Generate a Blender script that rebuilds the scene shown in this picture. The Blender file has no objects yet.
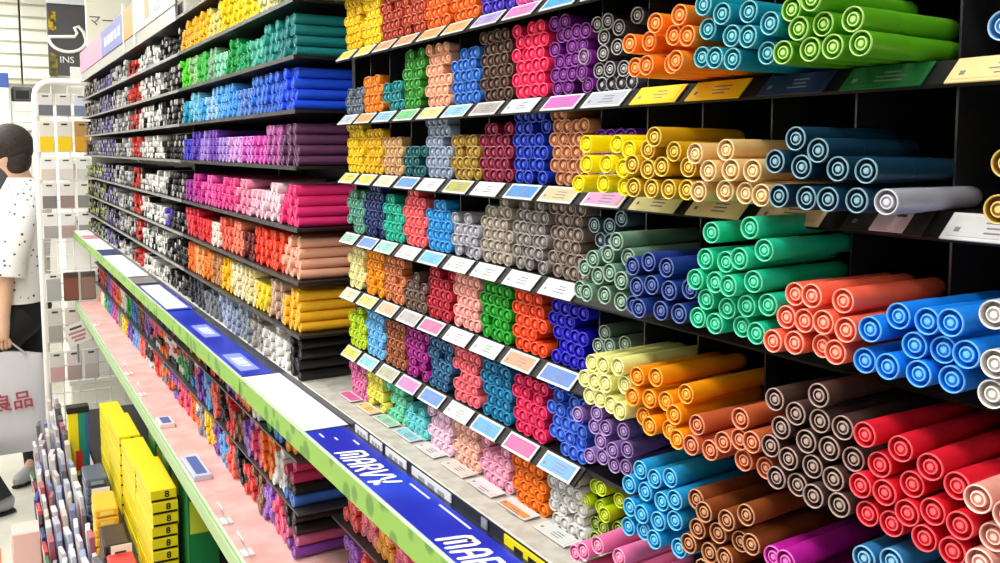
import bpy, math, random, json
from math import sin, cos, pi, radians
from mathutils import Vector, Matrix

rng = random.Random(7)
SC = bpy.context.scene
COL = SC.collection
HC = 1.62                      # camera height above the floor; shelf heights are given relative to the eye


# ------------------------------------------------------------------ helpers
def srgb(h):
    if isinstance(h, str):
        h = h.lstrip('#')
        c = [int(h[i:i + 2], 16) / 255 for i in (0, 2, 4)]
    else:
        c = list(h)
    return [x / 12.92 if x <= .04045 else ((x + .055) / 1.055) ** 2.4 for x in c]


MATS = {}


def mat(name, col, rough=.4, spec=.5, metal=0., coat=0., alpha=1., trans=0., emit=0.):
    if name in MATS:
        return MATS[name]
    m = bpy.data.materials.new(name)
    m.use_nodes = True
    b = m.node_tree.nodes['Principled BSDF']
    c = srgb(col)
    b.inputs['Base Color'].default_value = (*c, 1)
    b.inputs['Roughness'].default_value = rough
    b.inputs['Specular IOR Level'].default_value = spec
    b.inputs['Metallic'].default_value = metal
    b.inputs['Coat Weight'].default_value = coat
    b.inputs['Alpha'].default_value = alpha
    b.inputs['Transmission Weight'].default_value = trans
    if emit:
        b.inputs['Emission Color'].default_value = (*c, 1)
        b.inputs['Emission Strength'].default_value = emit
    MATS[name] = m
    return m


def noise_mat(name, c1, c2, scale=20, rough=.5, detail=3, kind='noise', lo=.4, hi=.6, spec=.5, bump=0.):
    if name in MATS:
        return MATS[name]
    m = mat(name, c1, rough, spec)
    nt = m.node_tree
    tc = nt.nodes.new('ShaderNodeTexCoord')
    if kind == 'noise':
        n = nt.nodes.new('ShaderNodeTexNoise')
        n.inputs['Scale'].default_value = scale
        n.inputs['Detail'].default_value = detail
        o = n.outputs['Fac']
    else:
        n = nt.nodes.new('ShaderNodeTexVoronoi')
        n.inputs['Scale'].default_value = scale
        o = n.outputs['Distance']
    r = nt.nodes.new('ShaderNodeValToRGB')
    r.color_ramp.elements[0].position = lo
    r.color_ramp.elements[1].position = hi
    r.color_ramp.elements[0].color = (*srgb(c1), 1)
    r.color_ramp.elements[1].color = (*srgb(c2), 1)
    nt.links.new(tc.outputs['Object'], n.inputs['Vector'])
    nt.links.new(o, r.inputs['Fac'])
    b = nt.nodes['Principled BSDF']
    nt.links.new(r.outputs['Color'], b.inputs['Base Color'])
    if bump:
        bp = nt.nodes.new('ShaderNodeBump')
        bp.inputs['Strength'].default_value = bump
        nt.links.new(o, bp.inputs['Height'])
        nt.links.new(bp.outputs['Normal'], b.inputs['Normal'])
    return m


def hsv_mix(col, k, w=1.):
    """a paler tint of a plastic colour"""
    c = [int(col.lstrip('#')[i:i + 2], 16) / 255 for i in (0, 2, 4)]
    return [min(1, x + (w - x) * k) for x in c]


class MB:
    def __init__(s):
        s.v, s.f, s.m, s.sm = [], [], [], []

    def add(s, vs, fs, mi=0, smooth=False, M=None):
        b = len(s.v)
        if M is not None:
            vs = [tuple(M @ Vector(q)) for q in vs]
        s.v += [tuple(q) for q in vs]
        for f in fs:
            s.f.append(tuple(b + i for i in f))
            s.m.append(mi)
            s.sm.append(smooth)

    def box(s, x0, x1, y0, y1, z0, z1, mi=0, M=None, b=0.):
        if b <= 0:
            vs = [(x, y, z) for x in (x0, x1) for y in (y0, y1) for z in (z0, z1)]
            fs = [(0, 1, 3, 2), (4, 6, 7, 5), (0, 4, 5, 1), (2, 3, 7, 6), (0, 2, 6, 4), (1, 5, 7, 3)]
            s.add(vs, fs, mi, False, M)
            return
        b = min(b, .45 * (x1 - x0), .45 * (y1 - y0), .45 * (z1 - z0))
        # chamfered box
        vs, idx = [], {}
        for sx in (0, 1):
            for sy in (0, 1):
                for sz in (0, 1):
                    X, Y, Z = (x0, x1)[sx], (y0, y1)[sy], (z0, z1)[sz]
                    dx, dy, dz = (b, -b)[sx], (b, -b)[sy], (b, -b)[sz]
                    for a, q in (('x', (X, Y + dy, Z + dz)), ('y', (X + dx, Y, Z + dz)), ('z', (X + dx, Y + dy, Z))):
                        idx[(sx, sy, sz, a)] = len(vs)
                        vs.append(q)
        I = lambda *k: idx[k]
        fs = []
        for q in (0, 1):
            fs.append([I(q, 0, 0, 'x'), I(q, 1, 0, 'x'), I(q, 1, 1, 'x'), I(q, 0, 1, 'x')])
            fs.append([I(0, q, 0, 'y'), I(1, q, 0, 'y'), I(1, q, 1, 'y'), I(0, q, 1, 'y')])
            fs.append([I(0, 0, q, 'z'), I(1, 0, q, 'z'), I(1, 1, q, 'z'), I(0, 1, q, 'z')])
        for p in (0, 1):
            for q in (0, 1):
                fs.append([I(0, p, q, 'y'), I(1, p, q, 'y'), I(1, p, q, 'z'), I(0, p, q, 'z')])
                fs.append([I(p, 0, q, 'x'), I(p, 1, q, 'x'), I(p, 1, q, 'z'), I(p, 0, q, 'z')])
                fs.append([I(p, q, 0, 'x'), I(p, q, 1, 'x'), I(p, q, 1, 'y'), I(p, q, 0, 'y')])
        for k in range(8):
            t = (k >> 2 & 1, k >> 1 & 1, k & 1)
            fs.append([I(*t, 'x'), I(*t, 'y'), I(*t, 'z')])
        ctr = Vector(((x0 + x1) / 2, (y0 + y1) / 2, (z0 + z1) / 2))
        out = []
        for f in fs:
            p = [Vector(vs[i]) for i in f]
            n = (p[1] - p[0]).cross(p[2] - p[0])
            c = sum(p, Vector()) / len(p) - ctr
            out.append(tuple(f) if n.dot(c) > 0 else tuple(reversed(f)))
        s.add(vs, out, mi, False, M)

    def lathe(s, prof, seg=20, M=None, mi=0, smooth=True):
        """prof: list of (x, r) or (x, r, material of the span that starts here), around the X axis"""
        vs, fs, ms = [], [], []
        rings = []
        for q in prof:
            if q[1] < 1e-7:
                rings.append([len(vs)])
                vs.append((q[0], 0, 0))
            else:
                rings.append(list(range(len(vs), len(vs) + seg)))
                for k in range(seg):
                    a = 2 * pi * k / seg
                    vs.append((q[0], q[1] * cos(a), q[1] * sin(a)))
        b = len(s.v)
        if M is not None:
            vs = [tuple(M @ Vector(q)) for q in vs]
        s.v += vs
        for i in range(len(rings) - 1):
            A, B = rings[i], rings[i + 1]
            m_ = prof[i][2] if len(prof[i]) > 2 else mi
            for k in range(seg):
                k2 = (k + 1) % seg
                if len(A) == 1 and len(B) == 1:
                    continue
                if len(A) == 1:
                    f = (A[0], B[k], B[k2])
                elif len(B) == 1:
                    f = (A[k], B[0], A[k2])
                else:
                    f = (A[k], B[k], B[k2], A[k2])
                s.f.append(tuple(b + j for j in f))
                s.m.append(m_)
                s.sm.append(smooth)

    def tube(s, pts, r, seg=8, mi=0, smooth=True, closed=False, cap=True):
        pts = [Vector(p) for p in pts]
        n = len(pts)
        rs = r if isinstance(r, (list, tuple)) else [r] * n
        rings = []
        up = Vector((0, 0, 1))
        prev = None
        for i, p in enumerate(pts):
            if closed:
                t = pts[(i + 1) % n] - pts[i - 1]
            else:
                t = pts[min(i + 1, n - 1)] - pts[max(i - 1, 0)]
            t.normalize()
            if prev is None:
                a = t.cross(up)
                if a.length < 1e-3:
                    a = t.cross(Vector((1, 0, 0)))
            else:
                a = prev - t * prev.dot(t)
            a.normalize()
            prev = a
            b_ = t.cross(a)
            rr = rs[i]
            ra, rb = rr if isinstance(rr, (tuple, list)) else (rr, rr)
            rings.append([p + a * ra * cos(2 * pi * k / seg) + b_ * rb * sin(2 * pi * k / seg) for k in range(seg)])
        b = len(s.v)
        for rg in rings:
            s.v += [tuple(q) for q in rg]
        m_ = n if closed else n - 1
        for i in range(m_):
            for k in range(seg):
                i2 = (i + 1) % n
                k2 = (k + 1) % seg
                s.f.append((b + i * seg + k, b + i * seg + k2, b + i2 * seg + k2, b + i2 * seg + k))
                s.m.append(mi)
                s.sm.append(smooth)
        if cap and not closed:
            s.f.append(tuple(b + k for k in reversed(range(seg))))
            s.f.append(tuple(b + (n - 1) * seg + k for k in range(seg)))
            s.m += [mi, mi]
            s.sm += [False, False]

    def mesh(s, name, mats):
        me = bpy.data.meshes.new(name)
        me.from_pydata(s.v, [], s.f)
        for m in (mats if isinstance(mats, (list, tuple)) else [mats]):
            me.materials.append(m)
        me.polygons.foreach_set('material_index', s.m)
        me.polygons.foreach_set('use_smooth', s.sm)
        me.update()
        if any(s.sm):
            me.set_sharp_from_angle(angle=radians(42))
        return me

    def build(s, name, mats, parent=None, loc=None):
        return link(name, s.mesh(name, mats), parent, loc)


def link(name, data, parent=None, loc=None, rot=None):
    o = bpy.data.objects.new(name, data)
    COL.objects.link(o)
    if parent is not None:
        o.parent = parent
    if loc is not None:
        o.location = loc
    if rot is not None:
        o.rotation_euler = rot
    return o


def tag(o, label, cat, group=None, kind=None):
    o['label'] = label
    o['category'] = cat
    if group:
        o['group'] = group
    if kind:
        o['kind'] = kind
    return o


def thing(name, label, cat, loc=(0, 0, 0), rot=None, group=None):
    return tag(link(name, None, None, loc, rot), label, cat, group)


def struct(o):
    o['kind'] = 'structure'
    return o


def text_mesh(s, size, extrude=.0004, offset=0., shear=0., align='CENTER'):
    cu = bpy.data.curves.new('lettering', 'FONT')
    cu.body = s
    cu.size = size
    cu.extrude = extrude
    cu.offset = offset
    cu.shear = shear
    cu.align_x = align
    cu.align_y = 'CENTER'
    cu.resolution_u = 3
    ob = bpy.data.objects.new('lettering', cu)
    COL.objects.link(ob)
    bpy.context.view_layer.update()
    me = bpy.data.meshes.new_from_object(ob.evaluated_get(bpy.context.evaluated_depsgraph_get()))
    bpy.data.objects.remove(ob)
    me.materials.clear()
    return me


def basis(right, up, loc):
    r, u = Vector(right).normalized(), Vector(up).normalized()
    n = r.cross(u)
    M = Matrix((r, u, n)).transposed().to_4x4()
    M.translation = Vector(loc)
    return M


def lettering(s, size, material, M, parent, name='lettering', **k):
    me = text_mesh(s, size, **k)
    me.materials.append(material)
    me.transform(M)
    return link(name, me, parent)


def stroke_word(word, h, thick, M, material, parent, name, loc):
    """heavy rounded slanted capitals laid as flat strokes"""
    G = {'M': [[(0, 0), (.06, .86), (.16, 1), (.38, 1), (.46, .86), (.42, .12)], [(.46, .86), (.56, 1), (.80, 1), (.90, .86), (.84, 0)]],
         'A': [[(0, 0), (.10, .72), (.26, 1), (.52, 1), (.66, .78), (.62, 0)], [(.08, .42), (.62, .42)]],
         'R': [[(0, 0), (.10, 1), (.50, 1), (.66, .82), (.60, .58), (.44, .48), (.10, .48)], [(.36, .46), (.64, 0)]],
         'V': [[(.02, 1), (.16, .16), (.28, 0), (.36, .10), (.72, 1)]],
         'Y': [[(.02, 1), (.14, .56), (.34, .44), (.56, .50), (.72, 1)], [(.40, .46), (.30, 0)]]}
    b = MB()
    u = 0
    for ch in word:
        for st in G[ch]:
            pts = [((u + x * .82 + .16 * y) * h, (y - .5) * h, 0) for x, y in st]
            for p, q in zip(pts[:-1], pts[1:]):
                P_, Q_ = Vector(p), Vector(q)
                d = (Q_ - P_).normalized()
                n = Vector((-d.y, d.x, 0)) * thick
                vs = [tuple(P_ + n * .999), tuple(P_ - n), tuple(Q_ - n), tuple(Q_ + n)]
                b.add(vs, [(0, 1, 2, 3)], 0, False, M)
            for k, p in enumerate(pts):
                b.add([(p[0] + thick * cos(a), p[1] + thick * sin(a), .00004) for a in [2 * pi * j / 12 for j in range(12)]], [tuple(range(12))], 0, False, M)
        u += (1.02 if ch == 'M' else .80)
    return b.build(name, material, parent, loc), u * h


ORD = ['first', 'second', 'third', 'fourth', 'fifth', 'sixth', 'seventh', 'eighth', 'ninth', 'tenth', 'eleventh', 'twelfth',
       'thirteenth', 'fourteenth', 'fifteenth', 'sixteenth', 'seventeenth', 'eighteenth', 'nineteenth', 'twentieth']


def ordinal(i, n, first='leftmost', last='rightmost'):
    if n == 1:
        return 'only one'
    if i == 0:
        return first
    if i == n - 1:
        return last
    return ORD[i] + ' from left'


def rowname(i, n):
    if n == 1:
        return 'single row'
    if i == 0:
        return 'bottom row'
    if i == n - 1:
        return 'top row'
    return ORD[i] + ' row up'


# ------------------------------------------------------------------ shared materials
M_black = mat('black acrylic', '#1d1b1a', .3, .4)
M_dark = mat('dark shelf enamel', '#151414', .4, .4)
M_white = mat('white enamel', '#f2f1ec', .4)
M_card = mat('white card', '#e9e8e5', .5)
M_print = mat('printed ink', '#3a3a40', .6)
M_grey = noise_mat('grey laminate', '#b5b1a6', '#c8c4ba', 60, .45)
M_lip = mat('grey shelf lip', '#8f8d8a', .35, .5, .3)
M_clear = mat('smoky acrylic', '#2a2a2c', .2, .5)
M_text = mat('white lettering', '#ffffff', .5)
# ------------------------------------------------------------------ room
def setting():
    m = noise_mat('floor vinyl', '#cfccbd', '#d9d6c8', 6, .35)
    b = MB(); b.box(-3.2, 3.2, -2.2, 9.2, -.05, 0); struct(b.build('floor', m))
    m = mat('ceiling board', '#f4f4f2', .8)
    b = MB(); b.box(-3.2, 3.2, -2.2, 9.2, 3.0, 3.05); struct(b.build('ceiling', m))
    m = mat('wall paint', '#efeee8', .8)
    b = MB(); b.box(-3.25, -3.2, -2.2, 9.2, 0, 3.0); struct(b.build('wall_left', m))
    b = MB(); b.box(3.2, 3.25, -2.2, 9.2, 0, 3.0); struct(b.build('wall_right', m))
    b = MB(); b.box(-3.2, 3.2, 9.2, 9.25, 0, 3.0); struct(b.build('wall_back', m))
    b = MB(); b.box(-3.2, 3.2, -2.25, -2.2, 0, 3.0); struct(b.build('wall_front', m))


setting()

# ------------------------------------------------------------------ pens of the near bays
R0 = .00685
LEN = .092
E_ = {'R0': -.358, 'R1': -.285, 'R2': -.200, 'R3': -.1195, 'R4': -.034, 'R5': .048, 'R6': .137, 'R7': .222}
ROWS_B = ['R0', 'R1', 'R2', 'R3', 'R4', 'R5', 'R6']
PE = .46                        # shelf edge of the near bays
YB0, PITCH = 1.2712, .068       # far end of the near bays, width of a bin
ybin = lambda n: YB0 - PITCH * n


def plastic(col, pale=None):
    """body, pale rim"""
    k = 'plastic ' + col
    body = mat(k, col, .38, .45)
    rim = mat(k + ' rim', pale if pale else hsv_mix(col, .2), .42, .5)
    return body, rim


def pen_profiles(r, L):
    plug = [(.0010, r * .995, 0), (.0003, r * .985, 0), (0, r * .95, 0), (.0002, r * .895, 0), (.0010, r * .875, 1), (.0070, r * .86, 1),
            (.0070, r * .57, 1), (.0010, r * .555, 0), (.0005, r * .52, 0), (.0005, r * .43, 1), (.0016, r * .41, 1), (.0016, r * .25, 0), (.0005, r * .235, 0), (.0003, 0, 0)]
    cap = [(.0010, r * .995), (.0030, r), (.0330, r), (.0338, r * .985), (.0341, r * .96)]
    barrel = [(.0341, r * .96), (L * .55, r * .95), (L * .92, r * .92), (L - .0035, r * .88), (L - .001, r * .78), (L, r * .6), (L, 0)]
    return plug, cap, barrel


PENMESH = {}


def pen_meshes(col, pale, r=R0, L=LEN, seg=26):
    k = (col, r)
    if k not in PENMESH:
        body, rim = plastic(col, pale)
        pl, cp, br = pen_profiles(r, L)
        a = MB(); a.lathe(pl, seg)
        b = MB(); b.lathe(cp, seg)
        c = MB(); c.lathe(br, seg)
        PENMESH[k] = (a.mesh('end_plug', [rim, body]), b.mesh('cap', body), c.mesh('barrel', body))
    return PENMESH[k]


PROTO = {}


def make_pen(name, cat, col, pale, loc, rot, label, group, r=R0, L=LEN, seg=26):
    """first of a colour is built; later ones copy it and its parts"""
    k = (name, col, r)
    if k not in PROTO:
        pl, cp, br = pen_meshes(col, pale, r, L, seg)
        t = thing(name, label, cat, loc, rot, group)
        link('barrel', br, t)
        c = link('cap', cp, t)
        e = link('end_plug', pl, c)
        e['label'] = 'paler ringed end'
        PROTO[k] = t
        return t
    s = PROTO[k]
    t = s.copy(); COL.objects.link(t)
    t.location = loc; t.rotation_euler = rot
    t['label'] = label; t['group'] = group
    for ch in s.children:
        c = ch.copy(); COL.objects.link(c); c.parent = t
        for g in ch.children:
            d = g.copy(); COL.objects.link(d); d.parent = c
    return t


class Mass:
    """the pens past the first few hundred of a kind, gathered in one mesh"""
    def __init__(s):
        s.b = MB(); s.mats = []

    def slot(s, m):
        if m not in s.mats:
            s.mats.append(m)
        return s.mats.index(m)

    def pen(s, body, rim, loc, rot, r, L, seg=12, cap=None):
        ib, ir = s.slot(body), s.slot(rim)
        ic = s.slot(cap) if cap else ib
        prof = [(0, 0, ir), (.0003, r * .28, ib), (.0014, r * .31, ib), (.0014, r * .52, ib), (.0060, r * .55, ib), (.0060, r * .84, ib), (.0008, r * .875, ir), (0, r * .90, ir), (.0003, r * .985, ir), (.0010, r, ic), (.034, r, ib),
                (.0345, r * .965, ib), (L - .002, r * .88, ib), (L, 0, ib)]
        M = Matrix.Translation(Vector(loc)) @ Matrix.Rotation(rot[2], 4, 'Z') @ Matrix.Rotation(rot[1], 4, 'Y')
        s.b.lathe(prof, seg, M)

    def build(s, name, label, cat):
        o = s.b.build(name, s.mats)
        return tag(o, label, cat, None, 'stuff')


def yaw_of(n):
    """the pens of the recessed bins are laid turned a little towards the aisle's near end"""
    return radians(10 if n < 10 else max(4, 8 - 1.3 * (n - 10)))


def jit(a=1.2, n=None):
    if n is not None:
        return (0, radians(rng.gauss(0, a * .06)), radians(rng.gauss(0, a)) + yaw_of(n))
    return (0, radians(rng.gauss(0, a * .06)), radians(rng.gauss(0, a)))




# colour of each digit-placed stack: (body, pale rim or None)
HUE = {
    'grey': ('#4d4c52', '#b9b7b9'), 'orange': ('#f4801a', '#f6b06a'), 'teal': ('#128ea6', '#86ced8'), 'leaf green': ('#58a81a', '#bce080'),
    'pale blue': ('#4a8fd0', '#a8cdf0'), 'bright yellow': ('#f7e40a', '#fbf03c'), 'mustard': ('#c99a10', '#f2d468'), 'cream': ('#e2b878', '#f8e0b0'),
    'dark teal': ('#10324a', '#86aebf'), 'silver white': ('#a9a9b6', '#dcdce4'), 'ochre': ('#9a7428', '#e0c070'), 'slate blue': ('#4d6274', '#a9c0d0'),
    'sage green': ('#668a78', '#a8c4b2'), 'navy': ('#1e3684', '#6478b4'), 'mint green': ('#1cc494', '#6ee0bc'), 'salmon': ('#f8664a', '#fdb09a'),
    'azure blue': ('#1480ea', '#66bcfa'), 'white grey': ('#c4bfbd', '#efeae8'), 'grey green': ('#6d8379', '#b4c8bc'), 'pale yellow': ('#eae68a', '#f8f6be'),
    'orange yellow': ('#f2920a', '#fbbc50'), 'terracotta': ('#c05a34', '#f0a07c'), 'dark brown': ('#46322d', '#b49a92'), 'red': ('#d81a2c', '#f4606a'),
    'blush pink': ('#e89c90', '#fbd6cc'), 'lavender': ('#9270b8', '#c6a8e0'), 'sky blue': ('#1e96d2', '#74d0f4'), 'russet brown': ('#84431e', '#d29a74'),
    'magenta': ('#b81c98', '#ee78d0'), 'steel blue': ('#2a72a8', '#8cc4e6'), 'lime': ('#bcd60c', '#dcee50'), 'olive': ('#7f9420', '#c2d46c'),
    'candy pink': ('#f078aa', '#fbb4d0'),
}
STACKS = json.loads('''[["R5",9,"grey",465,[[6567,1062],[6415,1071],[6053,1078],[6271,1004],[6490,949],[6709,802],[6495,812],[6263,843],[6749,653],[6578,674],[6374,669],[6200,662]]],["R5",11,"orange",400,[[4921,835],[4713,866],[5216,730],[5073,735],[4795,745],[4640,724],[5168,563],[5009,564],[4846,566],[4693,569]]],["R5",12,"teal",400,[[4478,897],[4344,828],[4154,819],[4478,751],[4276,688],[4099,663],[3938,722],[3995,560],[4406,566],[4270,548],[4543,582]]],["R5",13,"leaf green",400,[[3804,785],[3610,813],[3718,668],[3581,679],[3371,679],[3844,548],[3651,548],[3496,548],[3314,548]]],["R5",15,"pale blue",400,[[2532,548]]],["R4",10,"bright yellow",400,[[5819,38],[5461,36],[5263,-6],[5764,-113],[5508,-109],[5303,-137],[5882,-268],[5593,-259],[5331,-272]]],["R4",11,"mustard",400,[[4925,81],[5060,-4],[4801,-17],[5169,-107],[5036,-139],[4898,-119],[4651,-117],[5161,-269],[5002,-272],[4835,-270],[4654,-267]]],["R4",12,"cream",400,[[4520,-29],[4319,-6],[4401,-136],[4210,-128],[4046,-129],[4517,-272],[4290,-259],[4134,-267],[3970,-272]]],["R4",13,"dark teal",400,[[3725,58],[3555,-8],[3829,-71],[3660,-100],[3424,-107],[3261,-114],[3821,-269],[3608,-272],[3456,-271],[3292,-270]]],["R4",14,"silver white",400,[[3145,-272]]],["R4",15,"ochre",400,[[2507,-63],[2509,-272]]],["R3",9,"slate blue",465,[[6570,-661],[6364,-655],[6159,-577]]],["R3",10,"sage green",400,[[5405,-672],[5733,-838],[5559,-782],[5327,-785],[5860,-917],[5646,-954],[5481,-912],[5321,-949],[5885,-1090],[5736,-1094],[5553,-1090],[5343,-1107]]],["R3",11,"navy",400,[[5195,-828],[5048,-784],[4864,-805],[5123,-966],[4968,-935],[4823,-957],[4635,-922],[5206,-1111],[5052,-1108],[4893,-1105],[4701,-1095]]],["R3",12,"mint green",400,[[4399,-527],[4062,-472],[4443,-699],[4258,-699],[4110,-661],[3950,-597],[4508,-838],[4325,-834],[4163,-832],[4010,-791],[4443,-961],[4275,-997],[4086,-952],[3923,-921],[4523,-1094],[4360,-1106],[4171,-1098],[3989,-1102]]],["R3",13,"salmon",400,[[3714,-827],[3548,-810],[3382,-819],[3773,-970],[3621,-965],[3464,-945],[3304,-959],[3837,-1119],[3687,-1103],[3526,-1096],[3379,-1096]]],["R3",14,"azure blue",400,[[3028,-845],[2850,-841],[2696,-818],[3152,-929],[2927,-977],[2776,-972],[2621,-958],[3205,-1109],[3042,-1103],[2880,-1109],[2718,-1104]]],["R3",15,"white grey",400,[[2504,-752],[2483,-975],[2507,-1125]]],["R2",9,"grey green",465,[[6337,-1692],[6148,-1637],[6508,-1722],[6429,-1590]]],["R2",10,"pale yellow",400,[[5767,-1655],[5545,-1621],[5333,-1586],[5867,-1799],[5675,-1777],[5503,-1751],[5311,-1721],[5785,-1919],[5614,-1900],[5445,-1899],[5299,-1908]]],["R2",11,"orange yellow",400,[[5127,-1613],[4963,-1588],[5163,-1769],[5026,-1757],[4832,-1725],[4648,-1634],[5120,-1914],[4959,-1929],[4816,-1926],[4641,-1932],[4707,-1784]]],["R2",12,"terracotta",400,[[4487,-1796],[4504,-1932],[4257,-1849],[4367,-1932],[4121,-1795],[3983,-1767],[4107,-1657],[4116,-1932],[3948,-1932]]],["R2",13,"dark brown",400,[[3829,-1468],[3497,-1364],[3680,-1518],[3770,-1622],[3502,-1514],[3347,-1512],[3845,-1752],[3590,-1656],[3433,-1653],[3292,-1676],[3704,-1789],[3548,-1791],[3796,-1932],[3653,-1932],[3380,-1806],[3485,-1932],[3325,-1932]]],["R2",14,"red",400,[[3165,-1492],[2978,-1521],[2791,-1554],[3101,-1642],[2659,-1610],[3201,-1783],[3052,-1773],[2914,-1689],[3169,-1932],[3018,-1932],[2916,-1834],[2775,-1778],[2611,-1782],[2820,-1932],[2658,-1932]]],["R2",15,"blush pink",400,[[2522,-1620],[2475,-1798],[2513,-1930],[2391,-1657]]],["R1",9,"lavender",450,[[6605,-2340],[6273,-2242],[6375,-2392],[6191,-2353],[5948,-2316],[6243,-2480],[6400,-2657],[6223,-2616],[6055,-2503],[5884,-2453],[6087,-2650],[5915,-2614]]],["R1",11,"sky blue",400,[[5122,-2304],[4948,-2312],[4797,-2259],[5208,-2435],[5048,-2438],[4844,-2438],[4687,-2370],[5180,-2592],[5043,-2597],[4858,-2582],[4694,-2520],[5213,-2753],[5061,-2733],[4892,-2725],[4661,-2704]]],["R1",12,"russet brown",400,[[4500,-2305],[4366,-2335],[4188,-2332],[4021,-2237],[4465,-2491],[4281,-2453],[4127,-2460],[3994,-2418],[4542,-2620],[4376,-2626],[4207,-2589]]],["R1",13,"magenta",400,[[3821,-2431],[3688,-2397]]],["R1",14,"steel blue",400,[[3162,-2170],[3000,-2124]]],["R0",9,"lime",465,[[6832,-3175],[6578,-3021],[6390,-2968],[6661,-3184],[6196,-3019],[6477,-3180],[6307,-3174]]],["R0",9,"olive",465,[[6614,-3389],[6412,-3338],[6229,-3290],[6507,-3475],[6301,-3418]]],["R0",10,"candy pink",400,[[5870,-3210],[5745,-3145],[5605,-3050],[5354,-3049]]]]''')


def rows_of(pts):
    """index the pens of a stack by level and by place along it, far end first"""
    order = sorted(range(len(pts)), key=lambda i: pts[i][1])
    levels, base = [], None
    for i in order:
        if base is None or pts[i][1] - base > .0085:
            levels.append([]); base = pts[i][1]
        levels[-1].append(i)
    out = {}
    for li, L in enumerate(levels):
        L.sort(key=lambda i: -pts[i][0])
        for k, i in enumerate(L):
            out[i] = (li, len(levels), k, len(L))
    return out


MASS_B = Mass()


def near_stacks():
    for rw, n, name, P, pts in STACKS:
        pts = [(y / 1e4, z / 1e4) for y, z in pts]
        col, pale = HUE[name]
        pos = rows_of(pts)
        g = name + ' markers in one stack'
        base = E_[rw]
        for i, (y, z) in enumerate(pts):
            li, nl, k, nk = pos[i]
            lab = f'{name} marker, {ordinal(k, nk)} in the {rowname(li, nl)} of its stack'
            if len(pts) == 1:
                lab = f'{name} marker lying alone at the shelf edge'
            rot = jit(1.0, n)
            x = P / 1000 + rng.gauss(0, .0025)
            yaw = 0
            if name == 'silver white':
                yaw = radians(3)
            make_pen('marker', 'marker', col, pale, (x, y, HC + z), (0, rot[1], rot[2] + yaw), lab, g)
        # pens lower in the same stack, out of sight below the picture or behind other stacks
        lo = min(z for _, z in pts)
        body, rim = plastic(col, pale)
        if lo - base > .0115 and name not in ('lime', 'lavender'):
            z = lo - .0128; odd = 1
            ys = [y for y, _ in pts]
            y0, y1 = ybin(n + 1) + (.0085 if n == 9 else .003) + R0, ybin(n) - .003 - R0
            while z > base + R0 - .004:
                for q in range(4):
                    MASS_B.pen(body, rim, (P / 1000 + .002, y0 + (.004 if odd else 0) + q * .01385, HC + max(z, base + R0)), jit(.6, n), R0, LEN, 10)
                z -= .0128; odd ^= 1


near_stacks()

# recessed bins of the near bays: colour names, far bin first
LEFT = {
    'R6': [('egg yellow', '#f2c80e'), ('canary yellow', '#f6d414'), ('brick red', '#b8402a'), ('rust red', '#c24a2e'), ('mandarin', '#ee6a1c'), ('pumpkin', '#f07018'),
           ('violet blue', '#4a34c4'), ('bubblegum pink', '#ee5cb4'), ('cyan blue', '#3ca4d8')],
    'R5': [('slate grey', '#6a7484'), ('light orange', '#ee8a22'), ('sea teal', '#1c8a90'), ('grass green', '#3a9c34'), ('peach', '#f4b494'), ('cornflower', '#2f74d0'),
           ('espresso brown', '#54382f'), ('hot pink', '#f42a62'), ('deep purple', '#7c2090')],
    'R4': [('sun yellow', '#f0cc10'), ('golden yellow', '#e8b812'), ('tan', '#d4a874'), ('forest teal', '#1a5e64'), ('silver blue', '#98a6c0'), ('khaki', '#b08c34'),
           ('maroon', '#8c1c3c'), ('royal blue', '#1838bc'), ('copper', '#c8845c')],
    'R3': [('sea green', '#5aa08c'), ('midnight blue', '#20306c'), ('turquoise', '#1cb89c'), ('coral', '#f2646a'), ('bright blue', '#2a9ae0'), ('lilac grey', '#b2b0bc'),
           ('putty', '#b0a498'), ('stone grey', '#948c8a'), ('taupe', '#8a7870')],
    'R2': [('vanilla', '#f0e8a4'), ('amber', '#f29a0c'), ('apricot brown', '#d47c4a'), ('mocha', '#70544c'), ('crimson', '#bc1c34'), ('rose pink', '#f4aca4'),
           ('green', '#16a020'), ('vermilion', '#f24c20'), ('ultramarine', '#1c14c4')],
    'R1': [('yellow green', '#bcd81c'), ('light blue', '#6cbcec'), ('chestnut', '#a45a34'), ('plum', '#a41c84'), ('denim blue', '#2c6490'), ('watermelon', '#f06a76'),
           ('cerulean', '#0c7cae'), ('raspberry', '#e8245e'), ('periwinkle', '#3c6ce0')],
    'R0': [('orchid pink', '#e87cb4'), ('lemon', '#f2ea60'), ('mint', '#74dcb4'), ('aqua', '#6cd8dc'), ('pearl pink', '#f6d0e4'), ('shell pink', '#f6c0ac'),
           ('baby pink', '#f4aac6'), ('tangerine', '#f47a0c'), ('pearl white', '#dcdad6')],
}
FULL = {'R6': [1, 1, 1, 1, 1, 1, .9, 1, 1], 'R5': [.5, .62, .6, .95, 1, .75, 1, 1, .95], 'R4': [1, .95, .72, .62, 1, .9, .95, 1, 1],
        'R3': [.85, 1, .9, 1, .8, .72, 1, 1, 1], 'R2': [.95, 1, .95, .72, .85, 1, .95, 1, 1], 'R1': [.8, 1, .85, .95, 1, 1, 1, .85, 1],
        'R0': [.8, .85, 1, .75, .85, 1, 1, .95, .95]}


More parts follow.
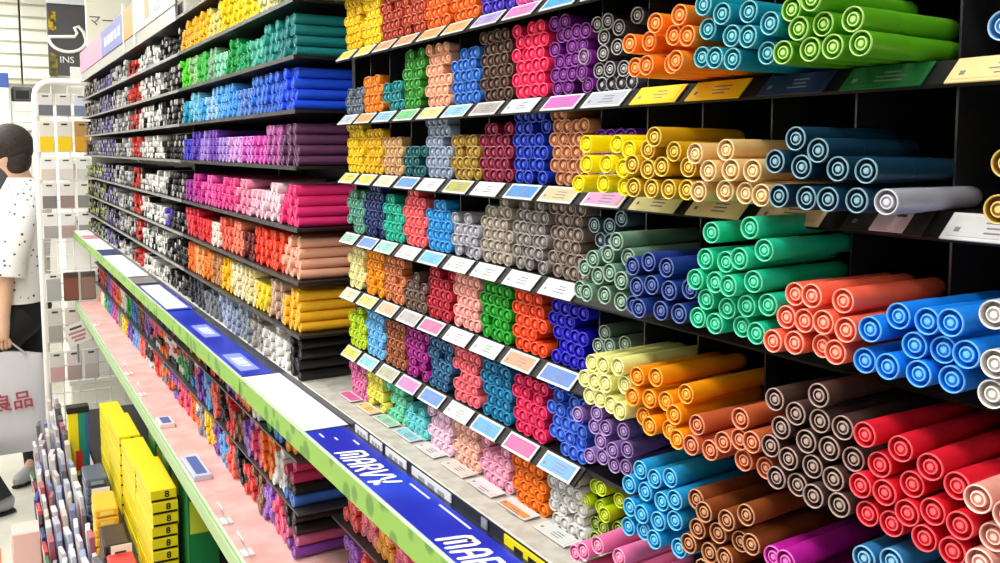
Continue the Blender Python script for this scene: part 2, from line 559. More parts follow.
def left_bins():
    for rw in ROWS_B:
        top = E_['R' + str(int(rw[1]) + 1)]
        for n, (name, col) in enumerate(LEFT[rw]):
            if rw == 'R6' and n > 8:
                continue
            body, rim = plastic(col)
            y0, y1 = ybin(n + 1) + .0018, ybin(n) - .0018
            h = (top - E_[rw] - .008) * FULL[rw][n]
            pw = (y1 - y0 - 2 * R0) / 3.5 - .0001
            dz = math.sqrt(max((2 * R0) ** 2 - (pw / 2) ** 2, 1e-6)) + .0001
            nr = max(1, int((h - 2 * R0) / dz) + 1)
            solo = (rw, n) in (('R5', 8),)
            for r_ in range(nr):
                k_n = 4
                last = r_ == nr - 1
                for k in range(k_n):
                    if last and rng.random() < .25:
                        continue
                    if not last and rng.random() < .045:
                        continue
                    y = y0 + R0 + pw * k + (pw / 2 if r_ & 1 else 0) + rng.gauss(0, .0006)
                    y = min(max(y, y0 + R0), y1 - R0)
                    z = E_[rw] + R0 + dz * r_ + abs(rng.gauss(0, .0005))
                    x = PE + .0 + abs(rng.gauss(0, .0016)) + .0018 * (k - 1.5) * 0
                    if solo:
                        make_pen('marker', 'marker', col, None, (x, y, HC + z), jit(.8, n),
                                 f'{name} marker, {ordinal(k_n - 1 - k, k_n)} in the {rowname(r_, nr)} of its bin', name + ' markers in one bin')
                    else:
                        MASS_B.pen(body, rim, (x, y, HC + z), jit(.22, n), R0 * .985, LEN, 14)
    for n, (name, col) in ((9, ('purple', '#6a24a8')),):
        body, rim = plastic(col)
        for r_ in range(4):
            for k in range(4):
                MASS_B.pen(body, rim, (PE + .006, ybin(n + 1) + .0155 + k * .0139 + (.003 if r_ & 1 else 0), HC + E_['R4'] + R0 + .0125 * r_), jit(.8, n), R0, LEN, 12)
    # supports under the olive and lime pens, lavender pens behind
    MASS_B.build('marker_stock', 'tightly packed small markers filling the recessed colour bins behind the price cards', 'markers')


left_bins()


# ------------------------------------------------------------------ shelves, bins and rack of the near bays
def near_rack():
    t = thing('display_rack', 'black display rack holding the near marker bins', 'rack', (.64, .4, 0))
    L = lambda b, name, m: b.build(name, m, t, (-.64, -.4, 0))
    b = MB(); b.box(.640, .655, -.32, YB0 + .014, 0, HC + .36); L(b, 'back_panel', M_black)
    b = MB(); b.box(0, .158, .004, .012, HC - .3575, HC + .2995, 0, Matrix.Translation((.478, YB0, 0)) @ Matrix.Rotation(yaw_of(0), 4, 'Z')); L(b, 'end_panel', M_black)
    b = MB(); b.box(.44, .6399, -.334, -.32, 0, HC + .30); L(b, 'end_panel', M_black)
    b = MB(); b.box(.44, .6399, -.31, YB0 + .012, HC + .30, HC + .32); L(b, 'top_panel', M_dark)
    for i, rw in enumerate(ROWS_B[1:] + ['R7']):
        z = HC + E_[rw]
        s = thing('display_shelf', f'black marker shelf, {ordinal(i, 7, "lowest", "highest")} of the near bays'.replace(' from left', ' from the bottom'), 'shelf', (PE, .4, z), None, 'marker shelves')
        q = lambda b, name, m: b.build(name, m, s, (-PE, -.4, -z))
        b = MB(); b.box(PE, .6395, -.31, YB0, z - .004, z); q(b, 'board', M_dark)
        b = MB()
        ya = ybin(9) + .001 if rw == 'R1' else -.31
        b.add([(PE, ya, z), (PE, YB0, z), (PE - .013, YB0, z - .0135), (PE - .013, ya, z - .0135),
               (PE, ya, z - .003), (PE, YB0, z - .003), (PE - .012, YB0, z - .0155), (PE - .012, ya, z - .0155)],
              [(0, 1, 2, 3), (7, 6, 5, 4), (3, 2, 6, 7), (0, 3, 7, 4), (1, 5, 6, 2), (0, 4, 5, 1)])
        q(b, 'tag_rail', mat('matt black rail', '#0b0a0a', .6, .3))
        top = HC + E_.get('R' + str(int(rw[1]) + 1), .30)
        if rw != 'R7':
            for n in range(1, 22):
                b = MB(); b.box(0, .152, -.0007, .0007, z + .0002, top - .0045, 0, Matrix.Translation((PE + .014, ybin(n) + (.014 if n < 10 else .045 if n == 10 else .074) * math.tan(yaw_of(n)), 0)) @ Matrix.Rotation(yaw_of(n), 4, 'Z'))
                q(b, 'bin_divider', M_clear)
    # counter under everything
    t = thing('counter_ledge', 'grey laminate ledge carrying the lowest rows of markers', 'counter', (.5, 2, HC - .358))
    z = HC - .358
    q = lambda b, name, m: b.build(name, m, t, (-.5, -2, -z))
    b = MB(); b.box(.4155, .6395, -.31, 4.56, z - .02, z, 0, None, .002); q(b, 'ledge_top', M_grey)
    b = MB(); b.box(.414, .4155, -.31, 4.56, z - .018, z - .0008); q(b, 'front_strip', mat('navy strip', '#10182c', .35))
    for n in range(1, 22):
        b = MB(); b.box(0, .152, -.0007, .0007, z + .0002, HC + E_['R1'] - .0045, 0, Matrix.Translation((PE + .014, ybin(n) + (.014 if n < 10 else .045 if n == 10 else .074) * math.tan(yaw_of(n)), 0)) @ Matrix.Rotation(yaw_of(n), 4, 'Z'))
        q(b, 'bin_divider', M_clear)
    return t


LEDGE = near_rack()

# ------------------------------------------------------------------ price cards
M_cardwhite = mat('card holder white', '#d2d1d0', .5)


def card(y0, y1, M, col, label, half=False, lines=2, full=False):
    """a price card lying in local (u along the shelf, v up the slope)"""
    t = thing('price_card', label, 'price card', M.translation, None, 'price cards on the shelf edges')
    w, h = y1 - y0, .0185
    if not full:
        v_ = [int(col[i:i + 2], 16) for i in (1, 3, 5)]
        g_ = sum(v_) / 3
        col = '#%02x%02x%02x' % tuple(max(0, min(255, int((g_ + (q - g_) * 1.3) * .84))) for q in v_)
    W = Matrix.Translation(-M.translation) @ M
    b = MB(); b.box(-w / 2, w / 2, -h / 2, h / 2, 0, .0008, 0, W); c = mat('card ' + col, col, .45); b.build('card', c if full else M_cardwhite, t)
    x0, x1 = -w / 2 + .003, w / 2 - .003
    if half:
        v0, v1 = -h / 2 + .001, 0
    else:
        v0, v1 = -h / 2 + .0022, h / 2 - .0022
    b = MB(); b.box(x0, x1, v0, v1, .0008, .0011, 0, W); b.build('colour_field', c, t)
    b = MB()
    cx_ = .004
    for k in range(3):
        l = rng.uniform(.010, .020)
        v = v1 - .0042 - k * .0034
        b.box(cx_ - l / 2, cx_ + l / 2, v - .0005, v + .0005, .0011, .0013, 0, W)
    b.box(x0 + .003, x0 + .006, v0 + .003, v0 + .006, .0011, .0013, 0, W)
    b.build('print', mat('card ink', '#77777c', .6), t)


CARDS = {
    'R6': ['#f0d83c', '#ecd840', '#d8a880', '#e0a478', '#f0a860', '#f0b070', '#b8a8e0', '#e890cc', '#48b0e0', '#f0e040', '#f0e040', None, None, None, None],
    'R5': ['#c8d0d8', '#e8a058', '#90c8e0', '#68c078', '#e8e890', '#98cce8', '#b0a8a4', '#f4eef0', '#d878c8', '#c8ccd8', '#f0c818', '#f2cc14', '#22304e', '#1f6a34', '#f0cc90'],
    'R4': ['#d8cc40', '#d8c840', '#ece0c0', '#3c8cd8', '#f2f0f0', '#a8a848', '#ece8ec', '#4c90d8', '#ecc8a0', '#e0a8d0', '#ece4b0', '#f0dca0', '#e8d0a8', '#302a24', '#eeeeee'],
    'R3': ['#a8ccc0', '#3c84e0', '#90d4bc', '#f2dcdc', '#58b4ec', '#f2f2f2', '#f0efee', '#f2f2f2', '#f4f4f0', '#d4dce4', '#cfdcd4', '#5a68a0', '#90d8c0', '#f0a898', '#7cb8ec'],
    'R2': ['#ece8c0', '#f0c048', '#eca878', '#a8a4a0', '#d83c88', '#f4f2f0', '#d4ecd8', '#f09c78', '#4c80d0', '#d4dcd8', '#f0eeb8', '#f4c468', '#e8b498', '#a89890', '#ec8890'],
    'R1': ['#d4dc60', '#90cce8', '#a8a88c', '#d070b8', '#3c80d8', '#f4f0e8', '#50a4e0', '#ec60a0', '#78b0ec', '#ece8f4', '#ece8f4', '#90cce8', '#d0a890', '#d890c8', '#90b8d8'],
    'R0': ['#f080b4', '#f0d890', '#b0dcc0', '#a8dce8', '#f4f0f0', '#f6e8e0', '#f4eaf0', '#f2a868', '#f2f4f0', '#3f8a4a', '#f2b4cc', None, None, None, None],
}
NEARNAMES = {(rw, n): name for rw, n, name, P, pts in STACKS}
for rw in LEFT:
    for n, (nm, _) in enumerate(LEFT[rw]):
        NEARNAMES[(rw, n)] = nm
NEARNAMES[('R4', 9)] = 'purple'


def all_cards():
    for rw, L in CARDS.items():
        for n, c in enumerate(L):
            if c is None:
                continue
            if (rw == 'R3' and n >= 9) or (rw == 'R2' and n >= 9) or (rw == 'R1' and n >= 9) or (rw in ('R2', 'R1') and n >= 11):
                continue
            yc = (ybin(n) + ybin(n + 1)) / 2 + rng.gauss(0, .0015)
            w = .0545
            nm = NEARNAMES.get((rw, n))
            shelf = {'R6': 'top', 'R5': 'second', 'R4': 'third', 'R3': 'fourth', 'R2': 'fifth', 'R1': 'sixth', 'R0': 'lowest'}[rw]
            if nm:
                lab = f'price card on the shelf edge below the {nm} markers'
            else:
                lab = f'price card of an empty bin on the {shelf} shelf edge, {ORD[n]} bin from left'
            z = HC + E_[rw]
            if rw == 'R0':
                M = basis((0, -1, 0), (1, 0, .06), (PE - .0105, yc, z + .0022))
            else:
                s_ = math.sqrt(.5)
                M = basis((0, -1, 0), (s_, 0, s_ * 1.04), (PE - .0078 - .0006, yc, z - .0078 + .0006))
            card(yc - w / 2, yc + w / 2, M, c, lab, half=(rw, n) in (('R0', 7), ('R0', 6)), full=rw in ('R5', 'R4') and n > 9 and (rw, n) != ('R4', 14))


all_cards()


def pink_note():
    z = HC + E_['R4']
    s_ = math.sqrt(.5)
    M = basis((0, -1, 0), (s_, 0, s_ * 1.04), (PE - .0078 - .0008, .345, z - .0078 + .0008))
    t = thing('shelf_note', 'small pale pink label on the shelf edge below the lone silver white marker', 'label', M.translation)
    W = Matrix.Translation(-M.translation) @ M
    b = MB(); b.box(-.011, .011, -.009, .009, .0012, .0020, 0, W); b.build('label_card', mat('pale pink label', '#e8c4cc', .5), t)
    b = MB(); b.box(.002, .008, .002, .004, .0020, .0022, 0, W); b.build('print', M_print, t)


pink_note()
# ------------------------------------------------------------------ thick markers of the middle bay
PA = .41
YA1, YA0 = 2.244, 1.36
E_A = {0: -.358, 1: -.282, 2: -.200, 3: -.1195, 4: -.026, 5: .058, 6: .1375, 7: .220, 8: .302}
RA, LA = .0080, .150
ACOL = {   # nearest stack first
    7: [('moss green', '#7c9426'), ('cream yellow', '#f0e8b0'), ('lemon', '#f2e224'), ('lemon yellow', '#f4de14'), ('yellow', '#f6d80e'), ('straw', '#e8d878'), ('yellow gold', '#f4c416'), ('gold', '#f0b81c'), ('honey', '#eeb22a')],
    6: [('deep teal', '#1c7e80'), ('teal green', '#2c9c94'), ('seafoam', '#58c0a8'), ('jade', '#22a868'), ('emerald', '#18a048'), ('pale mint', '#98dcc0'), ('pale sage', '#84b890'), ('fresh green', '#3cbc48'), ('pale leaf', '#94c884'), ('neon green', '#4cd418')],
    5: [('royal blue', '#2054ec'), ('cobalt', '#2c64dc'), ('mid blue', '#3c78dc'), ('hazy blue', '#6490dc'), ('bright sky', '#48a0ec'), ('clear blue', '#5cb0ee'), ('ice blue', '#a0ccf0'), ('pool blue', '#40a8e0'), ('pale cyan', '#7cc8e4'), ('cyan', '#1ca0c8')],
    4: [('plum brown', '#6a3c64'), ('mauve', '#b858a4'), ('fuchsia', '#dc54c0'), ('orchid', '#d878d4'), ('pale orchid', '#dca4e0'), ('wisteria', '#b490dc'), ('purple', '#7844b8'), ('lilac', '#a484d8'), ('violet', '#5c3cb8'), ('indigo', '#3c34c0')],
    3: [('hot pink', '#f0307c'), ('powder pink', '#f4d0dc'), ('pale pink', '#f0b8cc'), ('rose', '#f090b0'), ('bright rose', '#ec4c94'), ('deep pink', '#e43c98'), ('pink', '#e85cac'), ('magenta pink', '#c82c94'), ('purple pink', '#a03498')],
    2: [('peach', '#f8b496'), ('scarlet', '#ee4424'), ('bright red', '#ec3a20'), ('dark cherry', '#6c1c1c'), ('salmon', '#f08468'), ('salmon red', '#ec6450'), ('blush', '#f4dcd4'), ('red', '#e42c2c'), ('ruby', '#d82438'), ('rose red', '#e03c4c')],
    1: [('amber', '#f8b824'), ('beige', '#c8a48c'), ('sunny yellow', '#f4d428'), ('sand', '#ecd8a0'), ('ivory', '#f0e4bc'), ('dandelion', '#f4c018'), ('light wood', '#c88850'), ('orange', '#f07c14'), ('pale orange', '#f4a860'), ('deep orange', '#ee6c10')],
    0: [('black', '#161616'), ('white', '#eeece8'), ('warm white', '#dcd8d0'), ('warm grey', '#a49c90'), ('cool grey', '#8c949c'), ('blue grey', '#94a0b8'), ('pale blue grey', '#aab4cc'), ('steel grey', '#6c747c'), ('mid grey', '#7c8084'), ('dark grey', '#44464c'), ('charcoal', '#303238')],
}
SHELFA = {7: 'yellow', 6: 'green', 5: 'blue', 4: 'violet', 3: 'pink', 2: 'red', 1: 'orange', 0: 'grey'}
MASS_A = Mass()


def middle_bay():
    NEARN = 3
    for r_, L in ACOL.items():
        nb = len(L)
        w = (YA1 - YA0) / nb
        for c in range(nb):
            name, col = L[c]
            body, rim = plastic(col, hsv_mix(col, .18))
            y0 = YA0 + w * c
            nk = 4 if w < .085 else 5
            nk = max(4, int((w - .002) / (2 * RA + .0004)))
            step = (w - .002) / nk
            nr = 4 if rng.random() < .7 or c == 0 else 3
            if r_ == 7:
                nr = 4
            for q in range(nr):
                for k in range(nk):
                    if q == nr - 1 and q > 2 and c > 0 and rng.random() < .3:
                        continue
                    if q == 3 and c == 0 and k >= nk - 1 - (r_ % 2):
                        continue
                    y = y0 + .001 + step * (k + .5) + rng.gauss(0, .0002)
                    z = E_A[r_] + RA + .0003 + 2 * RA * 1.01 * q
                    x = PA + .006 + rng.gauss(0, .002) + (.004 if k % 2 else 0)
                    if c < NEARN and (c < 2 or k < 3):
                        lab = f'{name} thick marker, {ordinal(nk - 1 - k, nk)}, {rowname(q, nr)} of {SHELFA[r_]} shelf stack'
                        make_pen('thick_marker', 'marker', col, hsv_mix(col, .18), (x, y, HC + z), jit(.5), lab, f'{name} stack on the {SHELFA[r_]} shelf', RA, LA, 18)
                    else:
                        MASS_A.pen(body, rim, (x, y, HC + z), jit(.5), RA, LA, 12)
    MASS_A.build('thick_marker_stock', 'stacked thick markers in colour order along the middle bay shelves', 'markers')


middle_bay()

# ------------------------------------------------------------------ fine pens of the far bay
YC0, YC1 = 2.262, 4.55
MASS_C = Mass()
PENK = {}


def fine_pen(kind):
    """kind: (barrel, cap, end)"""
    if kind not in PENK:
        r, L = .0076, .142
        bar, cap, end = kind
        b = MB()
        b.lathe([(0, 0, 2), (.0004, r * .5, 1), (.003, r * .55, 1), (.003, r * .75, 2), (0, r * .85, 2), (.002, r, 1), (.034, r, 0), (.035, r * .94, 0), (L - .002, r * .88, 0), (L, 0, 0)], 14)
        PENK[kind] = b.mesh('fineliner_pen', [mat('pen ' + c, c, .4) for c in (bar, cap, end)])
    return PENK[kind]


BK, WH, RD, GR, LG = '#141414', '#eceae6', '#d8382c', '#8a8a8e', '#b8b6b4'
PU, BL, LI, BR, TN = '#6c5a9c', '#3c4878', '#b4d428', '#5c4838', '#c0b49c'
# palettes of the far bay by distance along the wall: (ends at Y, name, choices of barrel, cap and end)
CPAL = [(2.52, 'black', [(BK, BK, BK), (BK, BK, '#3a3a3c'), (BK, BK, BK), (BK, BK, LG)]), (2.88, 'white', [(WH, WH, WH), (WH, BK, WH), (WH, WH, BK), (WH, WH, WH), (WH, GR, WH)]),
        (3.12, 'red capped', [(WH, RD, RD), (BK, RD, RD), (WH, RD, BK), (BK, BK, RD)]), (3.52, 'silver', [(GR, LG, WH), (LG, GR, BK), (WH, GR, LG), (GR, BK, LG), (LG, LG, WH)]),
        (3.95, 'violet grey', [(GR, PU, LG), (LG, BL, PU), (GR, BK, LG), (GR, PU, PU), (PU, BK, LG)]), (4.25, 'grey', [(GR, BK, LG), (LG, LG, BK), (GR, GR, BK)]),
        (9, 'dark', [(BK, BK, GR), (GR, BK, BK), (BR, BK, TN), (GR, BR, TN), (BK, GR, TN)])]


def far_bay():
    nb = 34
    w = (YC1 - YC0) / nb
    shelfname = ['lowest', 'second', 'third', 'fourth', 'fifth', 'sixth', 'seventh', 'topmost']
    for r_ in range(8):
        for c in range(nb):
            _, name, pal = next(q for q in CPAL if YC0 + w * c < q[0])
            if r_ < 4 and c > 22 and c % 4 == 1:
                name, pal = 'lime', [(LI, BK, LI), (LI, LI, BK)]
            if r_ == 2 and c == 3:
                name, pal = 'violet', [('#5040b8', '#5040b8', '#7868d0')]
            y0 = YC0 + w * c
            nk, nr = 4, rng.choice([3, 4, 4]) if r_ else rng.choice([2, 3, 3])
            for q in range(nr):
                for k in range(nk):
                    if rng.random() < (.06 if q < nr - 1 else .3):
                        continue
                    kind = rng.choice(pal)
                    y = y0 + .001 + (w - .002) / nk * (k + .5)
                    z = E_A[r_] + .0079 + .0155 * q
                    x = PA + .006 + rng.uniform(-.003, .012) + (.03 if rng.random() < .12 else 0)
                    rot = (0, 0, radians(rng.gauss(0, 1.6)))
                    if c < 3:
                        g = f'{name} pens, {ORD[c]} bin of the {shelfname[r_]} shelf in the far bay'
                        cc = {BK: 'black', WH: 'white', RD: 'red', GR: 'grey', LG: 'pale grey', '#3a3a3c': 'dark grey', '#5040b8': 'violet', '#7868d0': 'pale violet'}
                        lab = f'{cc[kind[0]]} pen with {cc[kind[1]]} cap, {cc[kind[2]]} end, {shelfname[r_]} far bay shelf, {ORD[c]} bin'
                        o = link('fineliner_pen', fine_pen(kind), None, (x, y, HC + z), rot)
                        tag(o, lab, 'pen', g + f', {cc[kind[0]]} {cc[kind[1]]} {cc[kind[2]]}')
                    else:
                        m = [mat('pen ' + t, t, .4) for t in kind]
                        MASS_C.pen(m[0], m[2], (x, y, HC + z), rot, .0076, .142, 8, m[1])
    MASS_C.build('fineliner_stock', 'black, white, red and grey pens packed along the far bay shelves', 'pens')


far_bay()


def back_racks():
    for nm, y0, y1, top, lab in (('middle', YA0 - .02, YA1, .36, 'black'), ('far', YC0 - .012, YC1 + .003, .42, 'white')):
        t = thing('display_rack', f'{lab}-backed display rack of the {nm} bay', 'rack', (.64, (y0 + y1) / 2, 0))
        o = (-.64, -(y0 + y1) / 2, 0)
        b = MB(); b.box(.640, .655, y0, y1, 0, HC + top); b.build('back_panel', M_black if nm == 'middle' else M_white, t, o)
        b = MB(); b.box(.44, .6399, y1 + .009, y1 + .013, HC - .3575, HC + .30); b.build('end_panel', M_dark if nm == 'middle' else M_white, t, o)
        if nm == 'far':
            b = MB(); b.box(.43, .436, y0, y1, HC + .304, HC + .345)
            for k in range(60):
                yy = y0 + (y1 - y0) * (k + .5) / 60
                b.box(.428, .4301, yy - .002, yy + .002, HC + .305, HC + .343, 1)
            b.build('white_grille', [M_white, mat('pale grille', '#d4d4d6', .4)], t, o)
        for r_ in range(1, 9):
            z = HC + E_A[r_]
            lipm = M_dark if nm == 'middle' else M_lip
            s = thing('display_shelf', f'shelf of the {nm} bay, {ordinal(r_ - 1, 8, "lowest", "highest")}'.replace(' from left', ' from the bottom'), 'shelf', (PA, (y0 + y1) / 2, z), None, 'marker shelves')
            b = MB(); b.box(PA, .6195, y0, y1, z - .004, z); b.build('board', M_dark, s, (-PA, o[1], -z))
            b = MB(); b.box(PA - .003, PA - .0002, y0, y1, z - .0055, z + .001); b.build('shelf_lip', lipm, s, (-PA, o[1], -z))


back_racks()

# ------------------------------------------------------------------ counter front: blue plates, white cards, green edge
PF, ZB = .352, -.368
M_blue = noise_mat('blue plate', '#1428b4', '#2440d0', 9, .3, 2)
M_green = noise_mat('leaf green edge', '#568a22', '#86b63e', 30, .4, 1, 'voronoi', .30, .42)
M_pink = noise_mat('pink shelf liner', '#e4a8a0', '#edbcb6', 14, .5, 3)


def counter_front():
    z = HC + ZB
    t = LEDGE
    o = (-.5, -2, -(HC - .358))
    b = MB(); b.box(PF, .4138, -.31, 4.56, z - .006, z - .001); b.build('base_strip', mat('navy strip', '#10182c', .35), t, o)
    for (y0, y1) in ((-.31, 1.474), (1.478, 4.56)):
        b = MB(); b.box(PF - .004, PF, y0, y1, z - .030, z + .0005, 0, None, .0008); b.build('green_edge', M_green, t, o)
    b = MB(); b.box(PF - .0045, PF - .0005, -.31, 4.56, z + .0006, z + .0022); b.build('clear_lip', mat('pale clear lip', '#cfe0c8', .2), t, o)
    plates = [(-.3, 1.142, 'blue', 'long blue brand plate on the counter front nearest the camera'), (1.148, 1.474, 'white', 'plain white card between the two blue plates'),
              (1.480, 2.16, 'blue', 'blue brand plate with two small logos farther along the counter'), (2.18, 2.62, 'frame', 'white card with a blue border beyond the farther blue plate'),
              (2.66, 2.80, 'grey', 'narrow grey card between white cards on the counter front'), (2.82, 3.42, 'white', 'long white card before the last dark strip on the counter'),
              (3.44, 3.62, 'dark', 'narrow dark blue strip between the farthest white cards'), (3.64, 4.10, 'white', 'white card beyond the dark blue strip on the counter'),
              (4.12, 4.25, 'rose', 'narrow rose card near the far end of the counter'), (4.27, 4.555, 'white', 'white card at the far end of the counter front')]
    for y0, y1, k, lab in plates:
        t = thing('brand_plate' if k == 'blue' else 'shelf_card', lab, 'plate' if k == 'blue' else 'card', (.383, (y0 + y1) / 2, z))
        o = (-.383, -(y0 + y1) / 2, -z)
        m = {'blue': M_blue, 'white': M_card, 'frame': M_blue, 'grey': M_lip, 'dark': mat('indigo card', '#2c3470', .4), 'rose': mat('rose card', '#c88494', .5)}[k]
        b = MB(); b.box(PF, .4055 if k == 'blue' else .4132, y0, y1, z, z + .0012, 0, None, .0004); b.build('plate', m, t, o)
        if k == 'frame':
            b = MB(); b.box(PF + .006, .406, y0 + .02, y1 - .012, z + .0012, z + .0016); b.build('white_field', M_card, t, o)
        if k == 'blue':
            cents = [(.984, .374, .030), (.700, .374, .030), (.42, .374, .030), (.14, .374, .030)] if y0 < 0 else [(1.895, .382, .018), (1.585, .376, .018)]
            for yc, xc, sz in cents:
                if y0 > 1:
                    pb = MB(); pb.box(xc - .016, xc + .016, yc - .07, yc + .07, z + .0012, z + .0015); pb.build('pale_patch', mat('pale blue patch', '#8c9ce0', .4), t, o)
                h_ = sz
                M_ = basis((0, -1, 0), (1, 0, 0), (xc, yc + h_ * 1.92, z + .0016))
                stroke_word('MARVY', h_, h_ * .095, M_, M_text, t, 'logo_lettering', o)
                if y0 < 0:
                    l = lettering('®', .011, M_text, basis((0, -1, 0), (1, 0, 0), (xc - .011, yc - .062, z + .0018)), t, 'registered_mark')
                    l.location = o
            if y0 < 0:
                for yy, xx, ll in ((1.118, .366, .018), (1.096, .378, .012), (.88, .396, .05), (.80, .398, .07), (1.07, .395, .02)):
                    pb = MB(); pb.box(xx - .0012, xx + .0012, yy - ll / 2, yy + ll / 2, z + .0012, z + .0015)
                    pb.build('fine_print', mat('pale blue print', '#5c74e0' if ll > .03 else '#e8ecff', .4), t, o)
    # little labels hanging on the dark strip of the counter ledge
    zz = HC - .367
    for i, (y, w, c) in enumerate(((1.098, .044, '#e8e8ea'), (1.048, .040, '#e8e8ea'), (.985, .062, '#e8e8ea'), (.888, .10, '#e4e6ea'), (.765, .012, '#8a90a0'), (.675, .10, '#f0e010'))):
        t = thing('strip_label', f'{"yellow" if i == 5 else "pale"} label on the dark strip behind the blue plate, {ORD[i]} from the far end', 'label', (.4135, y, zz))
        b = MB(); b.box(-.0012, 0, -w / 2, w / 2, -.0076, .0076); b.build('label_card', mat('label ' + c, c, .5), t)
        b = MB()
        for k in range(3):
            b.box(-.0015, -.0012, -w * .35 + k * w * .25, -w * .35 + k * w * .25 + w * .16, -.003, .003)
        b.build('print', mat('faded print', '#9a9ca4', .6) if i != 5 else M_dark, t)


counter_front()

# ------------------------------------------------------------------ paint pens under the counter, on stepped trays
MASS_D = Mass()
ZP = -.695
TIER = [ZP + .002, ZP + .092, ZP + .182]
VIV = [('orange', '#ee6c1c'), ('red', '#d83030'), ('purple', '#7034a4'), ('blue', '#2c6cd0'), ('pink', '#e4507c'), ('black', '#1a1818'), ('yellow', '#f0cc1c'), ('green', '#2c9c44'),
       ('violet', '#8c54c0'), ('coral', '#ec6458'), ('grey', '#8c8890'), ('white', '#e8e4e0'), ('brown', '#7c4a30'), ('sky blue', '#5ca4e0'), ('magenta', '#c42c88')]


def under_counter():
    D = .0098
    for t_, z0 in enumerate(TIER):
        # recessed near part
        near = [('violet', '#9050c0'), ('coral red', '#e8504c'), ('pink', '#f07890'), ('amber', '#f0a028'), ('rose', '#ec6490'), ('orange', '#f08020')]
        near = near[t_:] + near[:t_]
        for c in range(6):
            name, col = near[c]
            r = .0118
            y1 = 1.40 - c * .068
            for q in range(3):
                for k in range(3 - (q & 1)):
                    y = y1 - .009 - r - k * (2 * r + .001) + (-.0125 if q & 1 else 0) + .004
                    z = z0 + r + .0004 + q * .0212
                    lab = f'{name} paint pen, {ordinal(k, 3 - (q & 1))}, {rowname(q, 3)}, {ORD[c]} recessed stack, {["lowest", "middle", "upper"][t_]} tray'
                    make_pen('paint_pen', 'pen', col, hsv_mix(col, .3), (.490 + rng.uniform(-.006, .006), y, HC + z), jit(1.), lab, f'{name} paint pens, {ORD[c]} recessed stack, tray {ORD[t_]}', r, .14, 20)
        # forward part, whose nearest stack shows its barrels
        bars = [[('violet', '#7c3c98'), ('dusty pink', '#b4587c'), ('black', '#181617')], [('blue', '#3c70cc'), ('black', '#1c1a1c'), ('raspberry', '#b8305c')],
                [('orange', '#ee8a24'), ('violet', '#7c3c98'), ('rose', '#c8587c')]][t_]
        r = .0100
        for c in range(11):
            y0 = 1.47 + c * .0735
            name, col = VIV[(c * 4 + t_ * 7) % len(VIV)]
            for q in range(4):
                nm, cl = (name, col) if c else bars[min(q, 2)]
                for k in range(3):
                    if q == 3 and rng.random() < .35:
                        continue
                    y = y0 + .004 + r + k * .0225
                    z = z0 + r + .0004 + q * .0202
                    sp = (.436 + rng.uniform(-.004, .010), y, HC + z)
                    if c < 6:
                        lab = f'{nm} paint pen, {ordinal(2 - k, 3)}, {rowname(q, 4)}, {ORD[c]} forward stack, {["lowest", "middle", "upper"][t_]} tray'
                        make_pen('paint_pen', 'pen', cl, hsv_mix(cl, .3), sp, jit(1.), lab, f'{name} paint pens, {ORD[c]} forward stack, tray {ORD[t_]}', r, .15, 16)
                    else:
                        b_, rm = plastic(cl, hsv_mix(cl, .3))
                        MASS_D.pen(b_, rm, sp, jit(1.), r, .15, 10)
        # far part
        for c in range(31):
            y0 = 2.29 + c * .0725
            for q in range(4):
                name, col = VIV[((c // 2) * 4 + t_ * (3 if c < 14 else 5)) % len(VIV)]
                if c < 12 and rng.random() < .5:
                    name, col = rng.choice([VIV[10], VIV[11], VIV[5], VIV[1], VIV[0]])
                b_, rm = plastic(col, hsv_mix(col, .3))
                for k in range(3):
                    MASS_D.pen(b_, rm, (.440 + rng.uniform(0, .01), y0 + .004 + .01 + k * .0222, HC + z0 + .0104 + q * .0202), jit(1.), .0099, .15, 8)
    MASS_D.build('paint_pen_stock', 'mixed bright paint pens packed under the far end of the counter', 'pens')
    t = thing('lower_rack', 'shallow stepped rack under the grey counter', 'rack', (.64, 2, HC + ZP))
    o = (-.64, -2, -HC - ZP)
    b = MB(); b.box(.60, .6195, -.31, 4.56, HC + ZP + .0006, HC - .380); b.build('back_panel', M_dark, t, o)
    for z in TIER[1:]:
        for (x0, y0, y1) in ((.48, -.31, 1.42), (.432, 1.45, 4.56)):
            b = MB(); b.box(x0, .5995, y0, y1, HC + z - .004, HC + z - .0003); b.build('tray', mat('grey tray', '#3a393d', .4), t, o)


under_counter()


